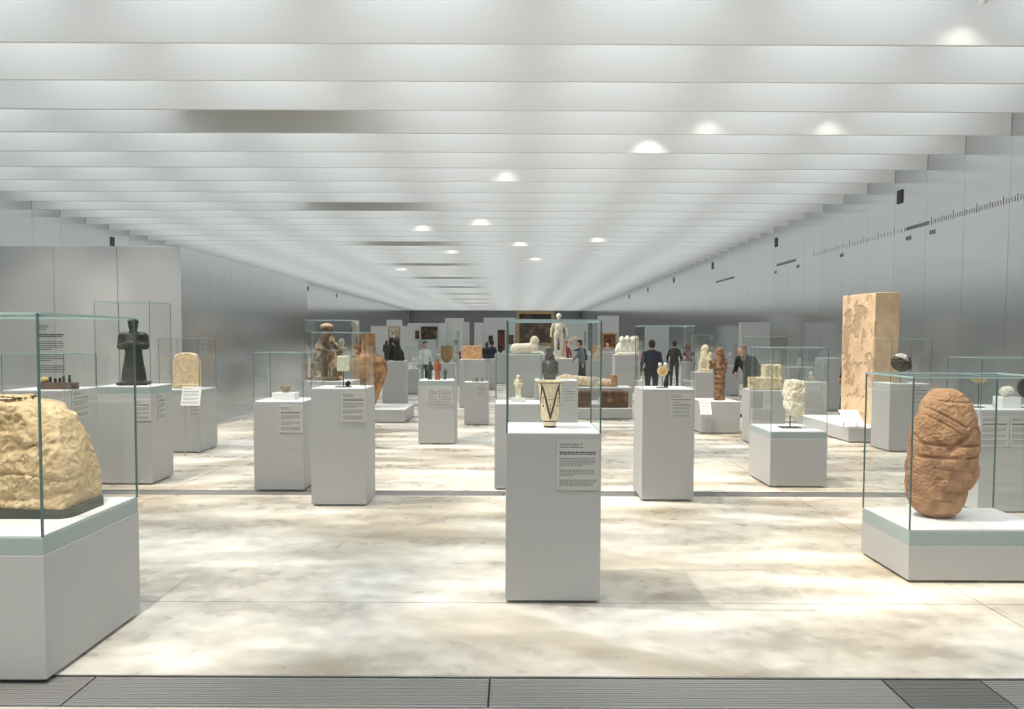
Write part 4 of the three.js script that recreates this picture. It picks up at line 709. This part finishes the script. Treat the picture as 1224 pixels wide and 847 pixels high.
// black cat and thin bronze
{
  const Z = pCat.info.z + 0.25, hp = pCat.info.hp + 0.004, s = Z / F, u = (v) => v * s;
  let p = pt(477, 431, Z);
  single('cat_statue', sculpt([bx([0, 0.012, 0], [u(6), 0.014, 0.12], 0.004, 0.004), ell([u(0.5), u(7), -0.03], [u(5.5), u(7.5), 0.11]), cap([0, u(10), 0.02], [u(-1.5), u(18), 0.05], u(4.4), u(3)), ell([u(-2.5), u(23), 0.07], [u(4), u(4), 0.08]), ell([u(-6), u(22.5), 0.1], [u(1.6), u(1.4), 0.04]), cap([u(-3.6), u(26), 0.04], [u(-4), u(29), 0.04], u(1.4), u(0.4)), cap([u(-0.6), u(26), 0.04], [u(-0.4), u(29), 0.04], u(1.4), u(0.4)), cap([u(-2.5), u(12), 0.08], [u(-3.2), u(1.5), 0.1], u(1.7), u(1.5)), cap([u(1), u(12), 0.08], [u(0.6), u(1.5), 0.1], u(1.7), u(1.5)), cap([u(5), u(3), -0.08], [u(6), u(1.4), 0.06], u(1.4), u(1))], { k: 0.03, cell: 0.013, flat: 0, color: BASALT }), POLISHED, 'black statue of a seated cat', 'statue', V(p.x, hp, -Z));
  p = pt(462, 431, Z - 0.05);
  single('figurine', figurine(u(24), 'down', mottle([0.02, 0.022, 0.018], [0.06, 0.06, 0.045], 20), 0.012), POLISHED, 'thin dark bronze standing figure beside the black cat', 'figurine', V(p.x, hp, -Z + 0.05));
}
// brown vessel, dark torso
{
  let Z = pShield.info.z + 0.25, p = pt(534, 433, Z), s = Z / F;
  const geo = new THREE.LatheGeometry([[0.01, 0], [2, 0], [4, 1.5], [7, 7], [7.6, 13], [7, 18], [6.4, 19], [7, 20], [6.3, 19.6], [6, 18]].map(([a, b]) => new THREE.Vector2(a * s, b * s)), 40), P = geo.attributes.position, c = new Float32Array(P.count * 3), f = mottle([0.12, 0.08, 0.04], [0.42, 0.26, 0.1], 5);
  for (let i = 0; i < P.count; i++) c.set(f(P.getX(i), P.getY(i), P.getZ(i)), i * 3); geo.setAttribute('color', new THREE.BufferAttribute(c, 3));
  single('round_vessel', geo, STONE, 'brown round-bottomed vessel on a white pedestal', 'vessel', V(p.x, pShield.info.hp + 0.004, -Z));
  Z = pTorso.info.z + 0.25; p = pt(582, 428, Z); s = Z / F;
  const h = hAt(582, 408, Z) - pTorso.info.hp, q = (a) => a.map((v) => v * h);
  single('dark_torso', sculpt([bx(q([0, 0.08, 0]), q([0.24, 0.08, 0.17]), 0.01), cap(q([0, 0.15, 0]), q([0, 0.5, 0]), 0.16 * h, 0.18 * h), cap(q([-0.2, 0.55, 0]), q([0.2, 0.55, 0]), 0.08 * h), cap(q([-0.24, 0.54, 0]), q([-0.22, 0.2, 0.06]), 0.06 * h), cap(q([0.24, 0.54, 0]), q([0.22, 0.2, 0.06]), 0.06 * h), cap(q([0, 0.6, 0]), q([0, 0.72, 0]), 0.07 * h), ell(q([0, 0.84, 0.01]), q([0.1, 0.14, 0.11])), ell(q([0, 0.83, 0.12]), q([0.02, 0.03, 0.02]))], { k: 0.03, cell: 0.014, flat: 0, color: BASALT }), POLISHED, 'black stone bust in front of the white panels', 'statue', V(p.x, pTorso.info.hp + 0.004, -Z));
}

// ------------------------------------------------------------------ background: white panels with pictures
function painting(seed0, cols, n = 60) {
  return canvasTex(192, 192, (g, w, h) => {
    let s = seed0 * 977 + 5; const r = () => { s = (s * 1103515245 + 12345) & 0x7fffffff; return s / 0x7fffffff; };
    g.fillStyle = cols[0]; g.fillRect(0, 0, w, h);
    for (let i = 0; i < n; i++) { g.fillStyle = cols[(r() * cols.length) | 0]; g.globalAlpha = 0.5; g.beginPath(); g.ellipse(r() * w, h * (0.2 + r() * 0.8), 6 + r() * 22, 6 + r() * 30, r() * 3, 0, 7); g.fill(); }
  });
}
const pics = [painting(1, ['#2a1c16', '#46301f', '#6a4a30', '#33242a', '#8a6a48', '#1d1512']), painting(2, ['#4d1f12', '#6b2d18', '#7d3a22', '#2f1510', '#a06a44']), painting(3, ['#6a3c20', '#87502c', '#3f2415', '#a87446']), painting(4, ['#b9aea0', '#8c7c6a', '#d7cfc2', '#6d6255'])].map((t) => std(1, 1, 1, 0.5, { map: t }));
const panelPaint = std(0.5, 0.51, 0.51, 0.6), goldFrame = std(0.38, 0.26, 0.13, 0.4, { metalness: 0.5 }), darkFrame = std(0.07, 0.045, 0.03, 0.5);
function picturePanel(label, x0, x1, yt, Z) {
  const a = pt(x0, yt, Z), b = pt(x1, yt, Z), w = b.x - a.x, h = a.y;
  const g = thing('exhibition_panel', label, 'panel', V((a.x + b.x) / 2, 0, -Z - 0.15), 0, 'white exhibition panels at the far end');
  part(g, 'panel_board', rbox(w, h, 0.3, 0.01, 0, h / 2, 0), panelPaint); g.Z = Z; return g;
}
function picture(label, cat, x0, y0, x1, y1, Z, mat, frame, fw = 0.06) {
  const a = pt(x0, y0, Z), b = pt(x1, y1, Z), w = b.x - a.x, h = a.y - b.y;
  const g = thing('framed_painting', label, cat, V((a.x + b.x) / 2, b.y, -Z - 0.07), 0, 'pictures on the far panels');
  part(g, 'canvas', box(w - fw, h - fw, 0.02, 0, h / 2, 0), mat);
  const f = part(g, 'frame', merge([box(w, fw, 0.06, 0, fw / 2, 0), box(w, fw, 0.06, 0, h - fw / 2, 0), box(fw, h - 2 * fw, 0.06, -w / 2 + fw / 2, h / 2, 0), box(fw, h - 2 * fw, 0.06, w / 2 - fw / 2, h / 2, 0)]), frame);
  return g;
}
picturePanel('white panel carrying the tall faded painting', 462, 480, 382, 46); picture('tall faded painting of pale figures', 'painting', 464, 390, 478, 414, 45.9, pics[3], goldFrame);
picturePanel('white panel carrying the nearly black painting', 487, 526, 386, 50); picture('nearly black wide painting on a white panel', 'painting', 503, 390, 523, 406, 49.9, pics[0], darkFrame); picture('small dark upright picture beside the black painting', 'painting', 496, 395, 501, 405, 49.9, pics[0], darkFrame, 0.04);
picturePanel('plain white panel beside the black painting', 532, 554, 380, 48); picturePanel('lower plain white panel stepping down beside a taller one', 526, 533, 386, 47.5); picturePanel('narrow white panel between two plain ones', 554.6, 561, 384.5, 52);
picturePanel('low white panel behind the black bust', 567, 577.5, 385.5, 49); picturePanel('tall white panel carrying the red painted icon', 578, 616, 379.5, 51);
picture('narrow red brown painted icon', 'painting', 595, 394, 603.5, 418, 50.9, pics[1], darkFrame); picture('small dark picture beside the red icon', 'painting', 584, 401, 589, 409, 50.9, pics[0], darkFrame, 0.04); picture('small dark picture between the red icon and the large painting', 'painting', 608, 400, 614, 411, 50.9, pics[0], darkFrame, 0.04);
picturePanel('dark tall panel behind the large painting', 620, 660, 374.5, 45.4); picture('large dark painting of many figures in a gold frame', 'painting', 617.5, 371.8, 662, 413, 45.3, pics[0], goldFrame, 0.16);
picturePanel('white panel behind the pink arch', 676, 703, 383, 42); picturePanel('tall white panel carrying the brown wooden picture', 715, 740, 377, 40); picture('brown wooden picture on the tall white panel', 'painting', 720, 398, 737, 416, 39.9, pics[2], goldFrame, 0.08);
picturePanel('grey white panel behind the visitor in black', 886, 921, 385, 26.5); picturePanel('grey panel behind the dark clad visitor', 772, 800, 389, 40);
picturePanel('low white panel left of the faded painting', 443, 462, 389.5, 56); picturePanel('low white panel right of the faded painting', 480.5, 487, 389.5, 56);
// pink arch
{
  const Z = 36, p = pt(687, 416, Z), s = Z / F, h = p.y - 0;
  const ped = displayCase('pedestal', 'wide white pedestal under the pink arch fragment', PED, V(p.x, 0, -Z), { w: 20 * s, d: 0.5, hp: h - 0.004 });
  single('arch_fragment', sculpt([cap([-7 * s, 0.1, 0], [-7 * s, 2.5 * s, 0], 0.1), ...Array.from({ length: 10 }, (_, i) => { const t0 = Math.PI * i / 10, t1 = Math.PI * (i + 1) / 10, P = (t) => [-Math.cos(t) * 7 * s, 2.5 * s + Math.sin(t) * 9 * s, 0]; return cap(P(t0), P(t1), 0.1); }), cap([7 * s, 0.1, 0], [7 * s, 2.5 * s, 0], 0.1)], { k: 0.02, cell: 0.03, flat: 0, color: mottle([0.52, 0.26, 0.2], [0.78, 0.62, 0.54], 4) }), STONE, 'pink stone arch fragment on a white pedestal', 'stone arch', V(p.x, h + 0.004, -Z));
}
// more distant cases and pieces among the visitors
const FARC = 'distant glass cases';
const fc1 = caseAt('display_case', 'distant case with a green-edged top beside the visitor in white', FARC, { x0: 521, x1: 547, yt: 424, yg: 395.5, Z: 25, d: 0.7, e: 0.009 });
const fc2 = caseAt('display_case', 'distant grey case seen through the rough cream stone case', FARC, { x0: 961, x1: 989, yt: 457, yg: 434, Z: 13.8, d: 0.45, e: 0.0045 });
const fc3 = caseAt('display_case', 'distant wide grey case behind the rough cream stone', FARC, { x0: 944, x1: 978, yt: 439, yg: 418, Z: 19, d: 0.6, e: 0.0045 });
const fc4 = caseAt('display_case', 'distant low case beside the black cat pedestal', FARC, { x0: 485, x1: 501, yt: 441, yg: 414, Z: 21, d: 0.5, e: 0.0045 });
const fc5 = caseAt('display_case', 'distant case near the carved wooden figure', FARC, { x0: 866, x1: 884, yt: 437, yg: 410, Z: 21, d: 0.5, e: 0.0045 });
const fc6 = caseAt('display_case', 'distant glass case behind the seated group', FARC, { x0: 700, x1: 720, yt: 424, yg: 396, Z: 27, d: 0.6, e: 0.006 });
const fp1 = caseAt('pedestal', 'white fluted-looking tall pedestal beside the seated group', PED, { x0: 719, x1: 735, yt: 421, Z: 24, d: 0.45 });
const fp2 = caseAt('pedestal', 'dark-topped white pedestal near the red icon', PED, { x0: 591, x1: 605, yt: 423, Z: 26, d: 0.5 });
const fp3 = caseAt('pedestal', 'grey white pedestal behind the tall stela', PED, { x0: 985, x1: 1006, yt: 428, Z: 16.5, d: 0.5 });
const fp4 = caseAt('pedestal', 'white pedestal behind the brown seated figure', PED, { x0: 396, x1: 416, yt: 426, Z: 22, d: 0.5 });
const fp5 = caseAt('pedestal', 'white pedestal seen beyond the terracotta jar', PED, { x0: 418, x1: 438, yt: 424, Z: 24, d: 0.5 });
const fp6 = caseAt('pedestal', 'white pedestal near the brown wooden picture', PED, { x0: 818, x1: 831, yt: 432, Z: 20, d: 0.4 });
const fp7 = caseAt('pedestal', 'low grey pedestal beyond the orange relief', PED, { x0: 543, x1: 553, yt: 436, Z: 26, d: 0.4 });
const busts = [[fp4, 'tall pale bust behind the brown seated figure', [0.6, 0.52, 0.4], 0.55], [fp5, 'red-brown bust beyond the terracotta jar', [0.26, 0.1, 0.06], 0.6], [fp6, 'dark red bust beside the pale seated figure', [0.2, 0.06, 0.045], 0.5], [fp7, 'red bust beyond the orange relief', [0.35, 0.07, 0.05], 0.5], [fc1, 'dark head in the green-edged distant case', [0.05, 0.03, 0.02], 0.32], [fc2, 'pale small head in the distant grey case', [0.6, 0.55, 0.45], 0.2], [fc3, 'small pale bust in the wide distant case', [0.62, 0.56, 0.42], 0.24], [fc4, 'white bust in the distant low case', [0.75, 0.72, 0.66], 0.34], [fc5, 'pale bust near the carved wooden figure', [0.55, 0.53, 0.48], 0.36], [fc6, 'red-brown bust behind the seated group', [0.3, 0.12, 0.07], 0.4], [fp1, 'pinkish bust on the tall pedestal beside the seated group', [0.62, 0.42, 0.34], 0.3], [fp2, 'black bust near the red icon', [0.02, 0.02, 0.02], 0.3]];
for (const [c, lab, col, h] of busts) {
  const q = (a) => a.map((v) => v * h);
  single('small_bust', sculpt([bx(q([0, 0.06, 0]), q([0.2, 0.06, 0.18]), 0.005), cap(q([0, 0.12, 0]), q([0, 0.3, 0]), 0.12 * h, 0.14 * h), ell(q([0, 0.4, 0]), q([0.34, 0.14, 0.2])), cap(q([0, 0.46, 0]), q([0, 0.6, 0]), 0.11 * h), ell(q([0, 0.78, 0.02]), q([0.17, 0.22, 0.2])), ell(q([0, 0.76, 0.22]), q([0.04, 0.06, 0.05]))], { k: 0.05 * h, cell: h / 26, flat: 0, color: mottle(col.map((v) => v * 0.75), col, 12) }), STONE, lab, 'bust', top(c), 0, 'small busts in the distance');
}

// ------------------------------------------------------------------ visitors
{
  const at = (px, Z) => V(pt(px, 430, Z).x, 0, -Z);
  person('visitor in a grey shirt with a dark backpack looking left', at(696, 23.5), -1.35, { height: 1.56, topC: [0.16, 0.17, 0.18], legC: [0.03, 0.035, 0.045], bag: [0.03, 0.03, 0.032], pose: { bend: 0.14, armL: [[-0.24, 1.15, 0.08], [-0.16, 1.08, 0.28]] } });
  person('visitor in a navy jacket seen from behind', at(779, 18), Math.PI, { height: 1.56, topC: [0.012, 0.015, 0.035], legC: [0.03, 0.032, 0.04], hair: [0.05, 0.022, 0.018], pose: { wide: 1.15 } });
  person('visitor in black leaning over with a red sleeve cuff', at(899, 15.2), -0.9, { height: 1.6, topC: [0.01, 0.01, 0.011], legC: [0.014, 0.014, 0.016], hair: [0.2, 0.19, 0.17], longHair: true, pose: { bend: 0.6, armL: [[-0.3, 1.1, 0.15], [-0.2, 0.95, 0.3]], wide: 1.1 } });
  person('visitor in a white jacket with a dark strap', at(507, 22.5), 0.5, { height: 1.5, topC: [0.62, 0.64, 0.66], legC: [0.04, 0.045, 0.06], hair: [0.03, 0.02, 0.015], longHair: true, pose: { bend: 0.12 } });
  person('visitor dressed in black half hidden behind the tall stela', at(1019, 14.2), -1.3, { height: 1.62, topC: [0.012, 0.012, 0.013], legC: [0.012, 0.012, 0.013], pose: { stride: 0.16 } });
  person('visitor in a dark blue coat beyond the orange relief', at(588, 29), 2.6, { height: 1.5, topC: [0.015, 0.02, 0.05], legC: [0.02, 0.02, 0.03] });
  person('visitor in dark red beyond the marble man', at(676.5, 33), 0.3, { height: 1.45, topC: [0.28, 0.015, 0.03], legC: [0.03, 0.03, 0.03], longHair: true });
  person('dark clad visitor beyond the round orange ornament', at(806, 25), 2.9, { height: 1.52, topC: [0.03, 0.026, 0.025], legC: [0.05, 0.05, 0.05], hair: [0.02, 0.016, 0.014] });
  person('visitor in black behind the black cat', at(468, 27), 2.2, { height: 1.6, topC: [0.015, 0.015, 0.016], legC: [0.02, 0.02, 0.022], longHair: true });
}

// ------------------------------------------------------------------ spotlights hung between the blades
const lens = new THREE.MeshStandardMaterial({ color: 0x222222, emissive: new THREE.Color(1, 0.93, 0.82), emissiveIntensity: 6, roughness: 0.4 });
const housing = std(0.75, 0.75, 0.74, 0.5);
let lampNo = 0;
function spot(x, z, target, power, angle, label, graze) {
  const k = Math.round((-z - B0) / STEP - 0.22), zz = graze ? z : -(B0 + (k + 0.22) * STEP), from = V(x, BEAM_Y + 0.36, zz), dir = target.clone().sub(from).normalize();
  const g = thing('track_spotlight', label, 'spotlight', from, 0, 'spotlights between the ceiling blades');
  const turn = new THREE.Quaternion().setFromUnitVectors(V(0, -1, 0), dir), rot = (geo) => geo.applyQuaternion(turn);
  part(g, 'housing', rot(new THREE.CylinderGeometry(0.045, 0.05, 0.17, 20, 1, true).translate(0, 0.085, 0)), housing);
  part(g, 'rear_cap', rot(new THREE.SphereGeometry(0.045, 16, 8, 0, Math.PI * 2, 0, Math.PI / 2).translate(0, 0.17, 0)), housing);
  part(g, 'bracket', box(0.012, BEAM_H - 0.44, 0.02, 0, (BEAM_H - 0.44) / 2 + 0.08, 0), housing);
  part(g, 'lamp_lens', rot(new THREE.CylinderGeometry(0.042, 0.042, 0.008, 20).translate(0, 0.02, 0)), lens);
  const l = new THREE.SpotLight(WARM, SPOT * power, 0, angle, graze ? 1 : 0.5, 2); l.position.copy(dir.clone().multiplyScalar(0.03)); l.target.position.copy(dir.clone().multiplyScalar(2)); l.castShadow = true; l.shadow.radius = 2; l.name = 'spot_beam_' + (++lampNo);
  g.add(l); g.add(l.target);
}
{
  const aim = (c, what, y = 0.25, dx = -3.1, dz = 0.3, power = 1, angle = 0.3) => spot(c.position.x + dx, c.position.z + dz, V(c.position.x, c.info.hp + y, c.position.z), power, angle, 'small white spotlight hung between ceiling blades, aimed at ' + what);
  aim(cRock, 'the yellow limestone', 0.3, 0.5, 1.6, 1.6, 0.3); aim(cVase, 'the painted beaker', 0, -2.9, 0.1, 1.9, 0.26); aim(cMenhir, 'the reddish boulder', 0.4, -2.9, 0.6, 1.9, 0.3);
  aim(cBoat, 'the wooden model', 0.1, -0.6, 1.2, 1.3, 0.3); aim(cGudea, 'the black robed statue', 0.3, -0.8, 1.2, 1.3, 0.3); aim(cStele, 'the round-topped stela', 0.2, -0.8, 1.2, 1.3, 0.3);
  for (const [c, what, y, pw] of [[cBowl, 'the little bowl', 0.1, 1.3], [cTablet, 'the pale tablet', 0.1, 1.3], [cTrio, 'the three figurines', 0.15, 1.3], [cPots, 'the tiny pots', 0.1, 1.2], [cIdol, 'the cream idol', 0.1, 1.3], [cShell, 'the round orange ornament', 0, 1.6], [cHead, 'the rough cream stone', 0, 1.7], [cBlock, 'the stepped golden stone', 0, 1.5], [cFlint, 'the split rock', 0, 1.5], [cSmall, 'the white stone', 0.1, 1.4], [cWhiteFig, 'the pale seated figure', 0.2, 1.3], [cSeated, 'the brown seated figure', 0.4, 1.3],
    [pJar, 'the terracotta jar', 0.7, 1.5], [pWood, 'the wooden figure', 0.4, 1.5], [pCoffin, 'the coffin', 0.2, 1.4], [pBust, 'the dark bust', 0.2, 1.2], [pRelief, 'the orange relief', 0.2, 1.6], [pSphinx, 'the sphinx', 0.2, 1.6], [pTrio, 'the seated group', 0.3, 1.8], [pNude, 'the marble man', 0.9, 1.8]]) aim(c, what, y, c === pBust ? -2.2 : -2.7, 0.45, pw, 0.3);
  spot(pStela.position.x - 3.4, -12.7, V(pStela.position.x, 1.3, -12.6), 2.2, 0.3, 'small white spotlight hung between ceiling blades, aimed at the tall stela');
  for (const x of [-6.2, -7.6]) spot(x, -9.4, V(x, 0.75, -12.5), 2.6, 0.34, 'small white spotlight washing the aluminium partition');
  for (const [x, z] of [[0.2, -2.4], [2.4, -3.2], [-1.6, -2.6], [4.4, -3.4], [-0.4, -6.2], [1.8, -9.6], [-1.4, -9.8]]) spot(x - 1.2, z + 0.4, V(x, 0, z - 0.6), 0.3, 0.42, 'small white spotlight washing the bare floor between cases');
  // lamps whose light grazes the blade behind them
  for (const [px, k, pw] of [[776, 5, 1.6], [845, 4, 0.7], [990, 4, 0.7], [1145, 1, 0.7], [605, 7, 0.8], [575, 12, 1.3], [505, 13, 1], [622, 16, 1.2], [715, 15, 1], [480, 24, 1], [640, 20, 0.8], [540, 18, 0.8]]) {
    const Zb = B0 + k * STEP, x = pt(px, 200, Zb).x; spot(x, -(Zb - 0.45), V(x, 0, -(Zb + 3.6)), 0.02 * pw, 0.9, 'small white spotlight washing the ceiling blade behind it', true);
  }
}
for (const g of cases) { delete g.userData.size; delete g.userData.front; }
renderer.render(scene, camera);
